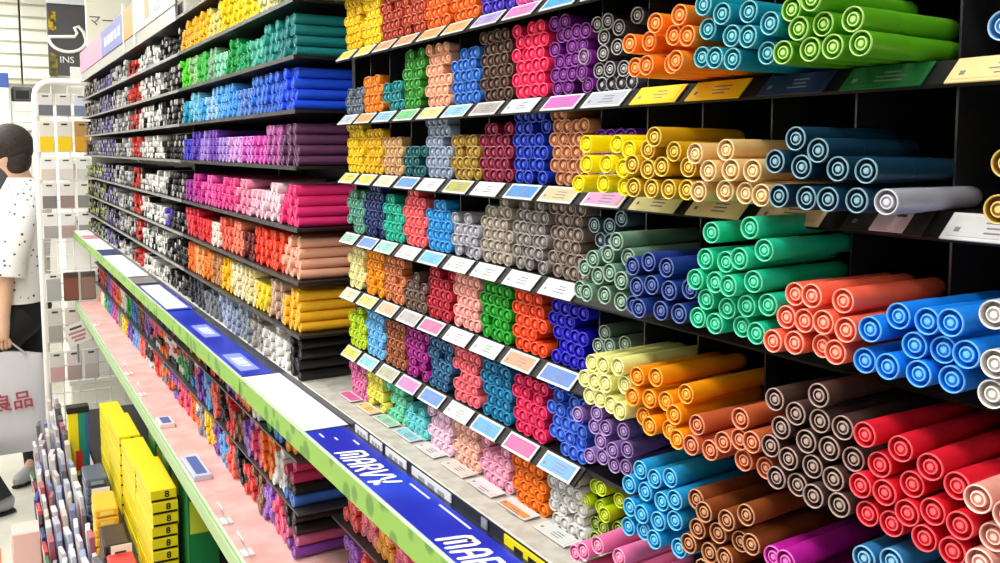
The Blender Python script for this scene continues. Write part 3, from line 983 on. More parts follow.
def pink_shelf():
    z = HC + ZP
    t = thing('pink_shelf', 'pale pink lined shelf with a green front edge below the counter', 'shelf', (.46, 2, z))
    o = (-.46, -2, -z)
    b = MB(); b.box(PF, .6195, -.31, 4.56, z - .02, z, 0, None, .001); b.build('board', M_pink, t, o)
    b = MB(); b.box(PF - .005, PF - .0003, -.31, 4.56, z - .028, z + .003, 0, None, .001); b.build('green_edge', mat('soft green edge', '#a8c890', .4), t, o)
    b = MB(); b.box(PF + .0001, PF + .006, -.31, 4.56, z + .0001, z + .004); b.build('clear_lip', mat('pale clear lip', '#cfe0c8', .2), t, o)
    for i, (y, w, c, lab) in enumerate(((2.02, .15, '#c8ccdc', 'flat blue and white booklet pack lying on the pink shelf'), (2.40, .07, '#ecdcd8', 'small pale pack lying on the pink shelf beyond the booklet'))):
        t = thing('booklet_pack', lab, 'pack', (.378, y, z))
        b = MB(); b.box(-.018, .018, -w / 2, w / 2, 0, .012, 0, None, .001); b.build('pack_body', mat('pack ' + c, c, .4), t)
        b = MB(); b.box(-.011, .011, -w * .42, w * .38, .012, .0126); b.build('printed_panel', mat('pack print', '#5468a8' if i == 0 else '#d89c94', .4), t)
    for i, y in enumerate((1.70, 1.545, 3.0, 2.72, 3.9)):
        t = thing('shelf_tag', f'small white price tag standing on the pink shelf edge, {["second", "first", "fourth", "third", "fifth"][i]} from near end', 'price tag', (.370, y, z + .004))
        R = Matrix.Rotation(radians(-20), 4, 'Y')
        b = MB(); b.box(-.0008, .0008, -.021, .021, 0, .034, 0, R); b.build('tag_card', M_card, t)
        b = MB()
        for k, (l, zz) in enumerate(((.03, .026), (.022, .019), (.032, .011))):
            b.box(-.0012, -.0008, -l / 2, l / 2, zz - .0018, zz + .0018, 0, R)
        b.build('print', mat('tag red print', '#a8555c', .5), t)
        b = MB(); b.box(-.010, .010, -.014, .014, -.0038, 0); b.build('foot', M_card, t)


pink_shelf()

# ------------------------------------------------------------------ boxes and packets on the lowest level
ZL = -1.20


def lower_goods():
    t = thing('lower_shelf', 'low shelf under the pink one carrying yellow boxes', 'shelf', (.46, 2.4, HC + ZL))
    o = (-.46, -2.4, -HC - ZL)
    b = MB(); b.box(.330, .6195, .6, 4.56, HC + ZL - .02, HC + ZL, 0, None, .001); b.build('board', M_dark, t, o)
    b = MB(); b.box(.60, .6195, .6, 4.56, HC + ZL, HC + ZP - .021); b.build('back_panel', mat('grey back', '#5c5a58', .5), t, o)
    t = thing('base_shelf', 'lowest base shelf sticking out into the aisle under the packets', 'shelf', (.3, 2.4, 0))
    b = MB(); b.box(-.10, .3195, -1.8, 2.198, 0, .16, 0, None, .002); b.build('plinth', mat('base grey', '#8c8880', .5), t, (-.3, -2.4, 0))
    b = MB(); b.box(-.105, -.1002, -1.8, 2.198, .12, .165, 0, None, .001); b.build('front_lip', M_lip, t, (-.3, -2.4, 0))
    m_y, m_y2 = mat('yellow box card', '#f0dc10', .4), mat('yellow box side print', '#8c7a10', .4)
    # stacks of yellow cartridge boxes with an 8 on the end
    W, H, D = .066, .033, .29
    proto = None
    stacks = [(.352, 2.50, 9, 'nearest'), (.354, 2.83, 8, 'second'), (.351, 3.15, 8, 'third'), (.353, 3.46, 7, 'farthest')]
    for sx, sy, n, nm in stacks:
        for k in range(n):
            lab = f'yellow ink box, {ordinal(k, n, "lowest", "topmost")} of the {nm} stack'.replace(' from left', ' from the bottom')
            loc = (sx + rng.gauss(0, .001), sy + rng.gauss(0, .001), HC + ZL + .0003 + k * (H + .0004))
            if proto is None:
                proto = thing('ink_box', lab, 'box', loc, None, 'yellow ink boxes')
                b = MB(); b.box(0, W, 0, D, 0, H, 0, None, .0012); b.build('carton', m_y, proto)
                b = MB(); b.box(.002, W - .002, -.0004, 0, .002, .008); b.build('printed_band', M_dark, proto)
                lettering('8', .024, M_dark, basis((1, 0, 0), (0, 0, 1), (W * .62, -.0006, H * .58)), proto, 'printed_number', offset=.0006)
                b = MB(); b.box(-.0004, 0, .02, D - .02, .0035, .0055); b.build('side_print', m_y2, proto)
            else:
                c = proto.copy(); COL.objects.link(c); c.location = loc; c['label'] = lab
                for ch in list(proto.children):
                    d = ch.copy(); COL.objects.link(d); d.parent = c
    for i, (x, y, h) in enumerate(((.435, 2.46, .30), (.435, 2.72, .33), (.435, 2.98, .30))):
        t = thing('green_box', f'dark green carton behind the yellow boxes, {ORD[i]} from the near end', 'box', (x, y, HC + ZL))
        b = MB(); b.box(0, .08, 0, .12, .0002, h, 0, None, .001); b.build('carton', mat('green carton', '#1c7c40', .4), t)
        b = MB(); b.box(.006, .074, -.0004, 0, h * .6, h * .9); b.build('label', mat('green label', '#c8d838', .4), t)
    # tall striped pack
    t = thing('striped_pack', 'tall yellow, green and blue pack with a red square beside the white packets', 'pack', (.252, 3.88, HC - 1.28))
    for j, (x0, x1, c) in enumerate(((0, .035, '#f0dc18'), (.0352, .062, '#1c8c74'), (.0622, .072, '#3c64b8'))):
        b = MB(); b.box(x0, x1, 0, .05, 0, .25, 0, None, .001); b.build('stripe_panel', mat('strip ' + c, c, .4), t)
    b = MB(); b.box(.022, .046, -.001, -.0002, .02, .10); b.build('red_square', mat('red square', '#d02c34', .4), t)
    b = MB(); b.box(-.004, .076, -.004, .054, .2502, .275, 0, None, .002); b.build('hanger_top', M_dark, t)
    b = MB(); b.box(.235, .3295, 3.6, 4.55, HC - 1.30, HC - 1.2805); b.build('x', M_dark).name = 'packet_ledge'
    tag(bpy.data.objects['packet_ledge'], 'narrow dark ledge under the tall striped pack', 'shelf')
    # hook panel for the packets
    t = thing('packet_tray', 'slanting tray of small packets along the aisle below the pink shelf', 'tray', (.25, 3.2, 0))
    b = MB(); b.box(.14, .3195, 2.2005, 4.55, 0, .10, 0, None, .002); b.build('tray_base', mat('base grey', '#8c8880', .5), t, (-.25, -3.2, 0))
    b = MB(); b.box(.29, .3193, 2.2005, 4.55, .1002, HC - 1.322); b.build('tray_back', mat('tray back grey', '#6c6a68', .5), t, (-.25, -3.2, 0))

    def packet(x, y, z, w, h, d, c1, c2, name, lab, lean, cat='packet', group=None):
        t = thing(name, lab, cat, (x, y, z), (0, radians(lean), radians(rng.gauss(0, 5))), group)
        b = MB(); b.box(-d / 2, d / 2, -w / 2, w / 2, 0, h, 0, None, .002); b.build('wrapper', mat('pk ' + c1, c1, .25), t)
        b = MB(); b.box(-d / 2 - .0006, -d / 2, -w * .44, w * .44, h * .38, h * .92); b.build('front_label', mat('pk ' + c2, c2, .35), t)
        b = MB(); b.box(-d / 2 - .0010, -d / 2, -w * .3, w * .2, h * .15, h * .24); b.build('print', M_print, t)

    # white blister packets: five stepped rows along the aisle
    for row in range(5):
        zz = .1003 + row * .055
        xx = .166 + row * .026
        for k in range(17):
            y = 2.62 + k * .112 + (row % 2) * .05
            cl = rng.choice(['#d4d2d8', '#b8bcca', '#dcdee4', '#98a4c0', '#d0c8c8', '#a8a4a8', '#c8c0b4', '#7c88ac', '#e0dede', '#5c5c66', '#b0606c', '#d8d8dc'])
            c2 = rng.choice(['#b04850', '#4c5ca0', '#d8c8c8', '#303034', '#8890b4', '#c8ccd8'])
            packet(xx, y, .105, rng.uniform(.06, .085), .10 + row * .05 + max(0, y - 3.3) * .13 + rng.uniform(-.02, .02), rng.uniform(.012, .020), cl, c2, 'blister_packet',
                   f'pale blister packet, {ordinal(k, 17, "nearest", "farthest")}, {["front", "second", "third", "fourth", "rear"][row]} row of the aisle tray'.replace(' from left', ' from near end'), -4, 'packet', 'pale blister packets')
    for k in range(14):
        c = ['#b83038', '#2c3878', '#1c1c20', '#c84c54', '#3c4ca0', '#7c2030', '#2c6c40'][k % 7]
        packet(.146, 2.60 + k * .14, .104, .1, .095, .014, c, '#d8d4d0', 'aisle_packet', f'small {["red", "navy", "black", "coral", "blue", "wine", "green"][k % 7]} packet at the aisle edge, {ORD[k]} from near end', -4)
    # striped, orange and dark packs lying in front of the yellow boxes
    rows = [('grey_striped_pack', '#4c566c', '#8894b0', 3.40, 6, 'blue-grey striped pack'), ('orange_pack', '#eeb028', '#f4d878', 3.10, 6, 'yellow-orange pack'),
            ('dark_pack', '#2c1c1c', '#5c3c34', 2.88, 5, 'dark brown pack'), ('red_pack', '#d83430', '#f08074', 2.66, 5, 'red pack')]
    for nm, c1, c2, y0, n, lb in rows:
        for k in range(n):
            t = thing(nm, f'{lb} lying on the low ledge, {ordinal(k, n, "lowest", "topmost")} of its pile'.replace(' from left', ' from the bottom'), 'pack',
                      (.296, y0, HC - 1.299 + k * .031), (0, 0, radians(rng.gauss(0, 2))))
            b = MB(); b.box(-.034, .034, -.08, .08, 0, .029, 0, None, .005); b.build('wrapper', mat('pk ' + c1, c1, .35), t)
            b = MB(); b.box(-.0345, -.034, -.05, .05, .008, .02); b.build('front_label', mat('pk ' + c2, c2, .4), t)
            b = MB(); b.box(-.02, .02, -.0806, -.08, .008, .02); b.build('end_label', mat('pk ' + c2, c2, .4), t)
    b = MB(); b.box(.262, .3295, 2.2, 3.58, HC - 1.32, HC - 1.2995); o = b.build('pack_ledge', M_dark); tag(o, 'dark ledge under the piles of striped and orange packs', 'shelf')
    for i, (y, z) in enumerate(((3.42, -1.17), (3.25, -1.17), (2.72, -1.165), (2.9, -1.165))):
        t = thing('pack_card', f'small white price card leaning on the low packs, {["farthest", "third", "nearest", "second"][i]} from near end', 'price card', (.30, y - .17, HC + z - .128))
        b = MB(); b.box(-.028, .028, -.001, .001, .13, .172, 0, None, .0004); b.build('card', M_card, t)
        b = MB(); b.box(-.004, .004, .0011, .003, 0, .15); b.build('stem', M_lip, t)
        b = MB(); b.box(-.018, .012, -.0016, -.001, .148, .154); b.box(-.018, .004, -.0016, -.001, .139, .143); b.build('print', M_print, t)


lower_goods()
# ------------------------------------------------------------------ banner above the far bay, sign, wire end rack
def far_end():
    z = HC
    t = thing('banner_strip', 'pink, blue and orange banner strip above the far pen shelves', 'banner', (PA, 3.4, z + .38))
    o = (-PA, -3.4, -z - .38)
    for (y0, y1, c, nm) in ((3.72, 4.55, '#d07c98', 'pink_panel'), (3.13, 3.72, '#5860a0', 'blue_panel'), (2.90, 3.13, '#c87c28', 'orange_panel'), (2.26, 2.90, '#eceae8', 'white_panel')):
        b = MB(); b.box(PA - .003, PA, y0 + .0005, y1 - .0005, z + .335, z + .425); b.build(nm, mat('banner ' + c, c, .5), t, o)
    for (y0, y1, c) in ((2.62, 2.70, '#b08460'), (2.44, 2.54, '#9498a0')):
        b = MB(); b.box(PA - .0036, PA - .0031, y0, y1, z + .35, z + .41); b.build('picture', mat('banner ' + c, c, .5), t, o)
    for k in range(5):
        b = MB(); b.box(PA - .0036, PA - .0031, 3.2 + k * .09, 3.26 + k * .09, z + .365, z + .395); b.build('light_print', mat('banner print', '#c8cce8', .5), t, o)
    b = MB(); b.box(PA + .0002, PA + .006, 2.27, 4.54, z + .30, z + .42); b.build('carrier', M_lip, t, o)
    for y in (2.9, 3.13):
        b = MB(); b.box(PA - .004, PA + .004, y - .006, y + .006, z + .301, z + .45); b.build('post', M_white, t, o)

    t = thing('aisle_sign', 'white hanging aisle sign with dark Japanese lettering', 'sign', (.80, 5.2, HC + .62))
    b = MB(); b.box(-.30, .40, 0, .02, -.24, .50, 0, None, .004); b.build('panel', mat('ivory sign', '#f6f4e4', .5), t)
    lettering('マーカー', .062, mat('sign ink', '#5a5450', .6), basis((1, 0, .02), (0, 0, 1), (-.165, -.0012, .035)), t)
    for x in (-.2, .3):
        b = MB(); b.tube([(x, .01, .498), (x, .01, 3.0 - HC - .62)], .003, 6); b.build('cord', M_lip, t)

    # wire rack standing across the end of the bays
    Y = 4.60
    xl, xr, top = .222, .60, HC + .30
    t = thing('wire_rack', 'white wire grid rack with a rounded top corner at the end of the bays', 'rack', (.4, Y, 0))
    o = (-.4, -Y, 0)
    pts = [(xl, Y, .02)] + [(xl, Y, top - .07)] + [(xl + .07 - .07 * cos(a), Y, top - .07 + .07 * sin(a)) for a in [pi / 8 * k for k in range(1, 5)]] + [(xr, Y, top)]
    b = MB(); b.tube(pts, .015, 10); b.build('frame_tube', M_white, t, o)
    for k in range(1, 6):
        x = xl + .066 * k
        b = MB(); b.tube([(x, Y, .10), (x, Y, top - .002)], .0028, 6); b.build('upright_wire', M_white, t, o)
    for k in range(28):
        zz = .12 + k * .0635
        if zz > top - .03:
            break
        b = MB(); b.tube([(xl, Y + .004, zz), (xr, Y + .004, zz)], .0028, 6); b.build('cross_wire', M_white, t, o)
    b = MB(); b.box(xl - .02, .41, Y - .015, Y + .14, 0, .03, 0, None, .004); b.build('foot', M_white, t, o)

    def hang(x, zt, w, h, c1, c2, nm, lab, frac=.5, y=None):
        t = thing(nm, lab, 'packet', (x, (y or Y) - .012, HC + zt - h))
        b = MB(); b.box(-w / 2, w / 2, -.008, .004, 0, h, 0, None, .002); b.build('wrapper', mat('pk ' + c1, c1, .3), t)
        b = MB(); b.box(-w * .46, w * .46, -.0088, -.0081, h * .04, h * frac); b.build('front_label', mat('pk ' + c2, c2, .4), t)
        b = MB(); b.box(-w * .2, w * .2, -.0088, -.0081, h * .86, h * .92); b.build('hang_hole', M_print, t)
    i = 0
    for r_, (zt, h, cs) in enumerate(((.245, .10, [('#d4d2d0', '#6a6c74'), ('#dcd8d4', '#74727c'), ('#d8dce4', '#7c84a4')]), (.125, .14, [('#e0dcd0', '#f0c80c'), ('#dcd8cc', '#f0cc10'), ('#b89058', '#d89c20')]),
                                      (-.04, .10, [('#eceae8', '#d8c8bc'), ('#eeecea', '#dcd4d0'), ('#eae8e6', '#d0ccc8')]), (-.15, .12, [('#e4e0de', '#7c7878'), ('#e4dcdc', '#98807c'), ('#e6e2e0', '#8c8888')]),
                                      (-.285, .12, [('#e8e4e2', '#a8a4a8'), ('#e6e0e0', '#b09898'), ('#e8e4e2', '#9c9898')]), (-.56, .13, [('#e4e4e0', '#a8acac'), ('#4a3c38', '#7c4a3c'), ('#5c5450', '#8c7468')]),
                                      (-.72, .16, [('#d0ccc8', '#a8a4a0'), ('#d8d0c8', '#d88c3c'), ('#d4ccc4', '#c8b4a8')]), (-.92, .14, [('#dcd8d4', '#d4a8a8'), ('#e0d8d8', '#b8a0a0'), ('#dcd8d8', '#d0c4c0')]))):
        for k, (c1, c2) in enumerate(cs):
            hang(.262 + k * .072, zt, .062, h, c1, c2, 'hanging_pack',
                 f'{["pale", "yellow-bottomed", "white", "grey printed", "pale grey", "brown printed", "orange printed", "rosy"][r_]} pack hanging on the wire rack, {["left", "middle", "right"][k]} of its row', .5 if r_ != 5 else .8)
    t = thing('price_sign', 'tilted white price sign with red print in front of the wire rack', 'price sign', (.335, 4.35, HC - .80))
    R = Matrix.Rotation(radians(-16), 4, 'Y')
    b = MB(); b.box(-.048, .048, -.001, .001, -.045, .045, 0, R); b.build('sign_card', M_card, t)
    for zz, l, c in ((.026, .05, '#50484c'), (.006, .07, '#c08088'), (-.012, .06, '#c08088'), (-.028, .045, '#c08088')):
        b = MB(); b.box(-l / 2, l / 2, -.0015, -.001, zz - .005, zz + .005, 0, R); b.build('print', mat('sign print ' + c, c, .5), t)
    b = MB(); b.box(-.004, .004, .0012, .006, -.13, -.02); b.build('clip', M_lip, t)
    t = thing('pink_bin', 'pale pink box standing on the floor at the end of the packet tray', 'box', (.085, 3.88, 0))
    b = MB(); b.box(-.045, .052, -.06, .06, 0, .17, 0, None, .004); b.build('box_body', mat('pale pink card', '#f0c4bc', .5), t)
    b = MB(); b.box(-.051, -.0502, -.04, .04, .06, .14); b.build('label', M_card, t)
    t = thing('floor_mat', 'flat orange strip lying on the floor in the aisle', 'floor strip', (-.12, 4.02, 0))
    b = MB(); b.box(-.22, .12, -.30, .12, .0003, .006, 0, None, .001); b.build('strip', mat('orange strip', '#e07830', .5), t)
    b = MB(); b.box(-.20, .10, -.28, -.26, .0062, .0068); b.build('edge_line', mat('orange edge', '#f0b080', .5), t)


far_end()


# ------------------------------------------------------------------ shopper
def skin_mesh(name, vs, es, rs, root, mats, sub=2):
    me = bpy.data.meshes.new(name)
    me.from_pydata(vs, es, [])
    o = bpy.data.objects.new(name, me); COL.objects.link(o)
    o.modifiers.new('skin', 'SKIN').use_smooth_shade = True
    sv = me.skin_vertices[0].data
    for i, r in enumerate(rs):
        sv[i].radius = r if isinstance(r, tuple) else (r, r)
        sv[i].use_root = i == root
    s = o.modifiers.new('sub', 'SUBSURF'); s.levels = sub; s.render_levels = sub
    bpy.context.view_layer.update()
    out = bpy.data.meshes.new_from_object(o.evaluated_get(bpy.context.evaluated_depsgraph_get()))
    bpy.data.objects.remove(o)
    out.materials.clear()
    for m in mats:
        out.materials.append(m)
    out.name = name
    return out


def ellipsoid(b, c, rx, ry, rz, seg=16, rings=10, mi=0, z0=-1., keep=None):
    vs, fs = [], []
    for i in range(rings + 1):
        a = -pi / 2 + pi * i / rings
        for k in range(seg):
            t = 2 * pi * k / seg
            vs.append((c[0] + rx * cos(a) * cos(t), c[1] + ry * cos(a) * sin(t), c[2] + rz * sin(a)))
    for i in range(rings):
        for k in range(seg):
            f = (i * seg + k, i * seg + (k + 1) % seg, (i + 1) * seg + (k + 1) % seg, (i + 1) * seg + k)
            if keep is None or keep(sum((Vector(vs[j]) for j in f), Vector()) / 4):
                fs.append(f)
    b.add(vs, fs, mi, True)


def shopper():
    PX, PY = .12, 4.98
    p = thing('person', 'person in a white patterned shirt and black trousers walking past with a carrier bag', 'person', (PX, PY, 0))
    skin = mat('skin', '#e0b496', .5)
    V = []
    E = []
    R = []

    def v(x, y, z, r, prev=None):
        V.append((x - PX, y - PY, z)); R.append(r)
        if prev is not None:
            E.append((prev, len(V) - 1))
        return len(V) - 1
    pel = v(.14, PY, .90, .11)
    wst = v(.15, PY, 1.06, .105, pel)
    ch = v(.165, PY, 1.26, .115, wst)
    nb = v(.175, PY, 1.43, .07, ch)
    nk = v(.165, PY, 1.50, .045, nb)
    jw = v(.125, PY, 1.56, .062, nk)
    hd = v(.105, PY, 1.625, .082, jw)
    tp = v(.11, PY, 1.69, .055, hd)
    v(.012, PY, 1.585, .012, hd)       # nose
    for s in (-1, 1):
        e = v(.125, PY + s * .088, 1.60, .014, hd)     # ears
    for s in (-1, 1):
        sh = v(.165, PY + s * .17, 1.38, .055, ch)
        if s < 0:
            el = v(.085, PY - .22, 1.11, .040, sh)
            wr = v(.060, PY - .225, .84, .027, el)
            pm = v(.056, PY - .226, .775, (.034, .020), wr)
            for k, (dx, l) in enumerate(((-.026, .062), (-.009, .072), (.009, .068), (.025, .054))):
                a = v(.056 + dx, PY - .228, .735, .0095, pm)
                b_ = v(.056 + dx * .9, PY - .222, .735 - l * .45, .0085, a)
                v(.056 + dx * .8, PY - .202, .735 - l * .55, .0075, b_)
            th = v(.020, PY - .224, .775, .011, pm)
            v(.012, PY - .214, .742, .009, th)
        else:
            el = v(.10, PY + .22, 1.12, .040, sh)
            wr = v(.02, PY + .20, .95, .027, el)
            pm = v(-.03, PY + .19, .92, (.034, .020), wr)
            for k in range(4):
                a = v(-.06, PY + .165 + k * .017, .905, .009, pm)
                v(-.09, PY + .165 + k * .017, .885, .008, a)
            th = v(-.04, PY + .155, .935, .010, pm)
            v(-.065, PY + .150, .925, .009, th)
    legs = []
    for s, kn, an, to in ((1, (.165, PY + .08, .48), (.185, PY + .02, .12), (.13, PY - .05, .05)), (-1, (-.26, PY - .20, .50), (-.015, PY - .44, .11), (-.16, PY - .48, .04))):
        hp = v(.14, PY + s * .09, .84, .085, pel)
        k_ = v(*kn, .055, hp)
        a_ = v(*an, .036, k_)
        v(*to, .030, a_)
        legs.append((kn, an, to))
    body = link('body', skin_mesh('body', V, E, R, pel, [skin]), p)
    # trousers
    b = MB()
    b.tube([(.14 - PX, 0, .98), (.14 - PX, 0, .93), (.14 - PX, 0, .86), (.14 - PX, 0, .80), (.14 - PX, 0, .76)], [(.16, .11), (.175, .125), (.185, .135), (.17, .12), (.12, .08)], 22)
    for s, (kn, an, to) in zip((1, -1), legs):
        h_, k_, a_ = Vector((.14 - PX, s * .09, .84)), Vector((kn[0] - PX, kn[1] - PY, kn[2])), Vector((an[0] + .008 - PX, an[1] - PY, an[2] - .06))
        b.tube([h_, h_.lerp(k_, .5), k_, k_.lerp(a_, .5), a_], [.108, .10, .088, .078, .072], 18)
    b.build('trousers', mat('black cloth', '#15161c', .8), p)
    # shirt
    b = MB()
    secs = [(.120, .90, .150, .205), (.125, .96, .148, .20), (.135, 1.10, .140, .195), (.150, 1.24, .138, .20), (.165, 1.34, .128, .205), (.172, 1.41, .105, .175), (.172, 1.455, .080, .105), (.168, 1.485, .062, .066)]
    N = 28
    vs = []
    for (cx_, z, rx, ry) in secs:
        for k in range(N):
            a_ = 2 * pi * k / N
            f_ = 1 + .03 * sin(5 * a_ + z * 9) * (1.5 - z)
            vs.append((cx_ - PX + rx * f_ * cos(a_), ry * f_ * sin(a_), z))
    b.add(vs, [(i * N + k, i * N + (k + 1) % N, (i + 1) * N + (k + 1) % N, (i + 1) * N + k) for i in range(len(secs) - 1) for k in range(N)], 0, True)
    for s in (-1, 1):
        ex = .085 if s < 0 else .10
        b.tube([(.165 - PX, s * .13, 1.39), (.158 - PX, s * .175, 1.34), (.13 - PX, s * .20, 1.24), (ex + .012 - PX, s * .218, 1.12), (ex - PX, s * .222, 1.04)], [.07, .074, .072, .070, .076], 18, cap=False)
    m = noise_mat('patterned shirt', '#505054', '#f6f5f4', 30, .8, 1, 'voronoi', .17, .21)
    b.build('shirt', m, p)
    hair = noise_mat('dark hair', '#1c1411', '#33251e', 60, .7, 4, bump=.4)
    b = MB()
    ellipsoid(b, (.125 - PX, 0, 1.637), .104, .100, .105, 24, 18, 0, keep=lambda c: c.x > -.058 or c.z > 1.67)
    ellipsoid(b, (.150 - PX, 0, 1.575), .066, .088, .085, 20, 14)
    b.build('hair', hair, p)
    for s in (-1, 1):
        b = MB(); ellipsoid(b, (.034 - PX, s * .034, 1.617), .010, .013, .009, 10, 8); b.build('eye', mat('eye', '#1c1412', .2), p)
    b = MB(); ellipsoid(b, (.052 - PX, 0, 1.545), .012, .026, .007, 10, 8); b.build('mouth', mat('lips', '#b06a60', .5), p)
    for i, (kn, an, to) in enumerate(legs):
        hx, hy, hz = an[0] - PX, an[1] - PY, 0
        tx, ty = to[0] - PX, to[1] - PY
        d = Vector((tx - hx, ty - hy, 0)).normalized()
        b = MB()
        P_ = lambda k, z: (hx + d.x * k, hy + d.y * k, z)
        b.tube([P_(-.075, .045), P_(-.05, .05), P_(.02, .055), P_(.09, .042), P_(.15, .035), P_(.175, .03)], [(.024, .026), (.034, .042), (.036, .048), (.038, .036), (.034, .028), (.016, .015)], 14)
        s_ = b.build('shoe', mat('grey trainer', '#a8a8ac' if i == 0 else '#dcdcda', .6), p)
        s_['label'] = 'grey and white trainer'
        c = MB(); c.tube([P_(-.08, .008), P_(0, .008), P_(.1, .008), P_(.18, .008)], [(.03, .008), (.045, .008), (.048, .008), (.02, .008)], 12); c.build('sole', M_dark, s_)

    # carrier bag in the hand
    bx, by = .045, PY - .225
    t = thing('carrier_bag', 'white plastic carrier bag with red Japanese lettering held by the shopper', 'bag', (bx, by, .21))
    m = mat('bag plastic', '#d2d2d8', .35, .5)
    nt = m.node_tree
    b = MB()
    W, D, H = .19, .05, .47
    N, K = 28, 14
    vs, fs = [], []
    for i in range(K + 1):
        f = i / K
        zz = .47 * f
        wx = W * (1 - .12 * f) * (.86 + .14 * min(1, f * 6))
        dy = D * (1 - .75 * f ** 1.5) * min(1, .35 + f * 4)
        for k in range(N):
            a = 2 * pi * k / N
            ca, sa = cos(a), sin(a)
            q = .55
            x = wx * abs(ca) ** q * (1 if ca > 0 else -1)
            y = dy * abs(sa) ** .8 * (1 if sa > 0 else -1)
            y += .004 * sin(5 * x / W * 2 + f * 9) * f
            zc = zz + (.012 * cos(x / W * 3) * f if i == K else 0)
            vs.append((x, y, zc))
    for i in range(K):
        for k in range(N):
            fs.append((i * N + k, i * N + (k + 1) % N, (i + 1) * N + (k + 1) % N, (i + 1) * N + k))
    fs.append(tuple(reversed(range(N))))
    b.add(vs, fs, 0, True)
    b.build('bag_body', m, t)
    for s in (-1, 1):
        b = MB(); b.tube([(s * .10, 0, .46), (s * .06, 0, .50), (.012 + s * .012, -.004, .535)], [(.030, .003), (.018, .004), (.007, .005)], 8); b.build('handle', m, t)
    lettering('印良品', .088, mat('red bag print', '#a83a48', .5), basis((1, 0, .09), (-.09, 0, 1), (-.012, -.056, .245)), t, offset=.0012)


shopper()


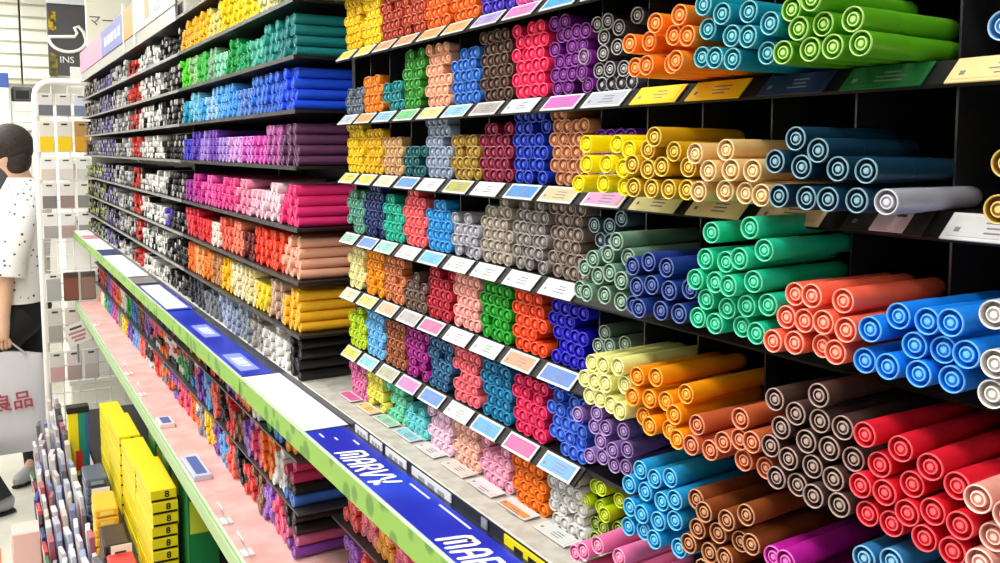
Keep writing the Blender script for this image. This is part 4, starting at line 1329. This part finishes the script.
# ------------------------------------------------------------------ far background
def background():
    for i, (x0, x1) in enumerate(((-2.4, .335), (.35, .56))):
        t = thing('slat_panel', ['wide white slatted panel on the back wall', 'narrow white slatted panel on the back wall beside the dark board'][i], 'wall panel', ((x0 + x1) / 2, 8.95, HC + 1))
        o = (-(x0 + x1) / 2, -8.95, -HC - 1)
        b = MB(); b.box(x0, x1, 8.96, 9.19, HC + .56, 2.98); b.build('backing', mat('slat backing', '#dcdccc', .6), t, o)
        for k in range(13):
            z = HC + .60 + k * .062 * 1.7
            if z + .07 > 2.96:
                break
            b = MB(); b.box(x0, x1, 8.93, 8.9598, z, z + .085, 0, None, .006); b.build('slat', mat('slat cream', '#f4f3e6', .5), t, o)
    t = thing('service_counter', 'white service counter behind the walking shopper', 'counter', (-.4, 7.2, 0))
    o = (.4, -7.2, 0)
    b = MB(); b.box(-1.8, .30, 6.9, 7.5, 0, HC + .12, 0, None, .01); b.build('cabinet', M_white, t, o)
    b = MB(); b.box(-1.82, .33, 6.86, 7.54, HC + .1202, HC + .165, 0, None, .005); b.build('worktop', mat('pale worktop', '#d8dcd8', .4), t, o)
    b = MB(); b.box(-1.7, .22, 6.895, 6.8998, HC - .35, HC + .06); b.build('dark_recess', mat('recess', '#3c3a3a', .5), t, o)
    t = thing('drawer_unit', 'small white drawer unit on the service counter', 'drawers', (.25, 7.1, HC + .1655))
    b = MB(); b.box(-.055, .09, -.12, .12, 0, .15, 0, None, .006); b.build('case', M_white, t)
    for k in range(2):
        b = MB(); b.box(-.045, .08, -.126, -.1202, .012 + k * .07, .068 + k * .07, 0, None, .004); b.build('drawer', mat('pale drawer', '#dcdcdc', .4), t)
    t = thing('card_terminal', 'dark terminal on the drawer unit', 'terminal', (.255, 7.1, HC + .3160))
    b = MB(); b.box(-.055, .07, -.08, .08, 0, .10, 0, None, .012); b.build('case', mat('terminal grey', '#55565a', .4), t)
    b = MB(); b.box(-.03, .05, -.0815, -.0802, .02, .075); b.build('screen', M_black, t)
    t = thing('product_box', 'white box with a blue and orange top on the service counter', 'box', (.12, 7.05, HC + .1655))
    b = MB(); b.box(-.12, .065, -.10, .10, 0, .24, 0, None, .006); b.build('box_body', M_white, t)
    b = MB(); b.box(.005, .065, -.10, .10, .2402, .335, 0, None, .004); b.build('blue_top', mat('blue top', '#3c5ca8', .4), t)
    b = MB(); b.box(-.06, .0045, -.10, .10, .2402, .32, 0, None, .004); b.build('orange_top', mat('orange top', '#e0a468', .4), t)
    # dark hanging board with a white cup outline
    Y = 7.0
    t = thing('dark_board', 'dark grey display board with a white cup emblem and yellow pictures', 'board', (.53, Y, HC + .75))
    o = (-.53, -Y, -HC - .75)
    b = MB(); b.box(.432, .70, Y, Y + .03, HC + .50, HC + 1.12, 0, None, .004); b.build('panel', mat('board grey', '#4a484c', .6), t, o)
    for zz, h, c in ((.86, .13, '#c8a818'), (.60, .10, '#8c8420'), (.52, .06, '#6a6420')):
        b = MB(); b.box(.440, .486, Y - .003, Y - .0002, HC + zz - h / 2, HC + zz + h / 2); b.build('yellow_picture', noise_mat('yellow pic ' + c, c, '#3c3418', 30, .6), t, o)
    pts = [(.555 + .115 * cos(a), Y - .008, HC + .745 + .085 * sin(a)) for a in [pi + pi * k / 12 for k in range(13)]]
    pts = pts + [(.655, Y - .008, HC + .80), (.625, Y - .008, HC + .835), (.60, Y - .008, HC + .825), (.615, Y - .008, HC + .79), (.60, Y - .008, HC + .765), (.44, Y - .008, HC + .755)]
    b = MB(); b.tube(pts, .011, 8, closed=True); b.build('cup_emblem', M_white, t, o)
    l = lettering('INS', .062, M_white, basis((1, 0, 0), (0, 0, 1), (.545, Y - .003, HC + .605)), t); l.location = o
    b = MB(); b.box(.56, .70, Y - .02, Y - .0105, HC + .42, HC + .56); b.build('white_card', M_card, t, o)
    b = MB(); b.box(.432, .70, Y - .02, Y - .0005, HC + .98, HC + 1.10); b.build('white_header', mat('cool white', '#d8dce4', .5), t, o)
    for x in (.45, .69):
        b = MB(); b.tube([(x, Y + .015, HC + 1.118), (x, Y + .015, 3.0)], .004, 6); b.build('cord', M_lip, t, o)
    t = thing('gondola', 'white shelving block behind the wire rack', 'shelving', (.75, 6.2, 0))
    b = MB(); b.box(-.35, .8, -.3, .3, 0, HC + .26, 0, None, .01); b.build('carcass', M_white, t)
    for k in range(5):
        b = MB(); b.box(-.36, .8, -.42, -.3005, .25 + k * .32, .28 + k * .32, 0, None, .004); b.build('shelf_board', mat('pale shelf', '#d8d6d2', .4), t)


background()


# ------------------------------------------------------------------ lamps, world, camera
def lamps():
    i = 0
    for x in (-.45, -2.0):
        for y in (-1.0, .6, 2.2, 3.8, 5.4, 7.0, 8.4):
            t = thing('ceiling_lamp', f'long white fluorescent ceiling lamp, {ORD[i]} along the ceiling', 'lamp', (x, y, 3.0))
            b = MB(); b.box(-.11, .11, -.62, .62, -.05, 0, 0, None, .006); b.build('housing', M_white, t)
            b = MB(); b.box(-.09, .09, -.60, .60, -.056, -.0502); b.build('diffuser', mat('lamp diffuser', '#ffffff', .5, emit=6), t)
            ld = bpy.data.lights.new('fluorescent', 'AREA')
            ld.shape = 'RECTANGLE'; ld.size = .3; ld.size_y = 1.2
            ld.color = (1, .985, .95)
            ld.energy = LAMP_W * (1.25 if y > 4.5 else .55 if y < 0 else 1.) * (.3 if x < -1 else 1.2)
            lo = link('fluorescent', ld, None, (x, y, 2.935))
            i += 1
    wd = bpy.data.worlds.new('World'); SC.world = wd
    wd.use_nodes = True
    bg = wd.node_tree.nodes['Background']
    bg.inputs['Color'].default_value = (.95, .97, 1, 1)
    bg.inputs['Strength'].default_value = .15


LAMP_W = 19
lamps()

AL, PI_ = 29.372667, 5.253945
cd = bpy.data.cameras.new('camera')
cam = bpy.data.objects.new('camera', cd); COL.objects.link(cam)
cd.sensor_width = 36; cd.sensor_fit = 'HORIZONTAL'
cd.lens = 36 * 920 / 1000
cd.shift_y = -(281.5 - 233.6) / 1000
cd.clip_start = .02
cam.location = (0, 0, HC)
cam.rotation_euler = (radians(90 - PI_), 0, radians(-AL))
SC.camera = cam
SC.view_settings.view_transform = 'Standard'
SC.view_settings.look = 'None'
SC.view_settings.gamma = 1
SC.view_settings.use_curve_mapping = False
SC.view_settings.exposure = 0.08
SC.cycles.max_bounces = 6
SC.cycles.use_denoising = True
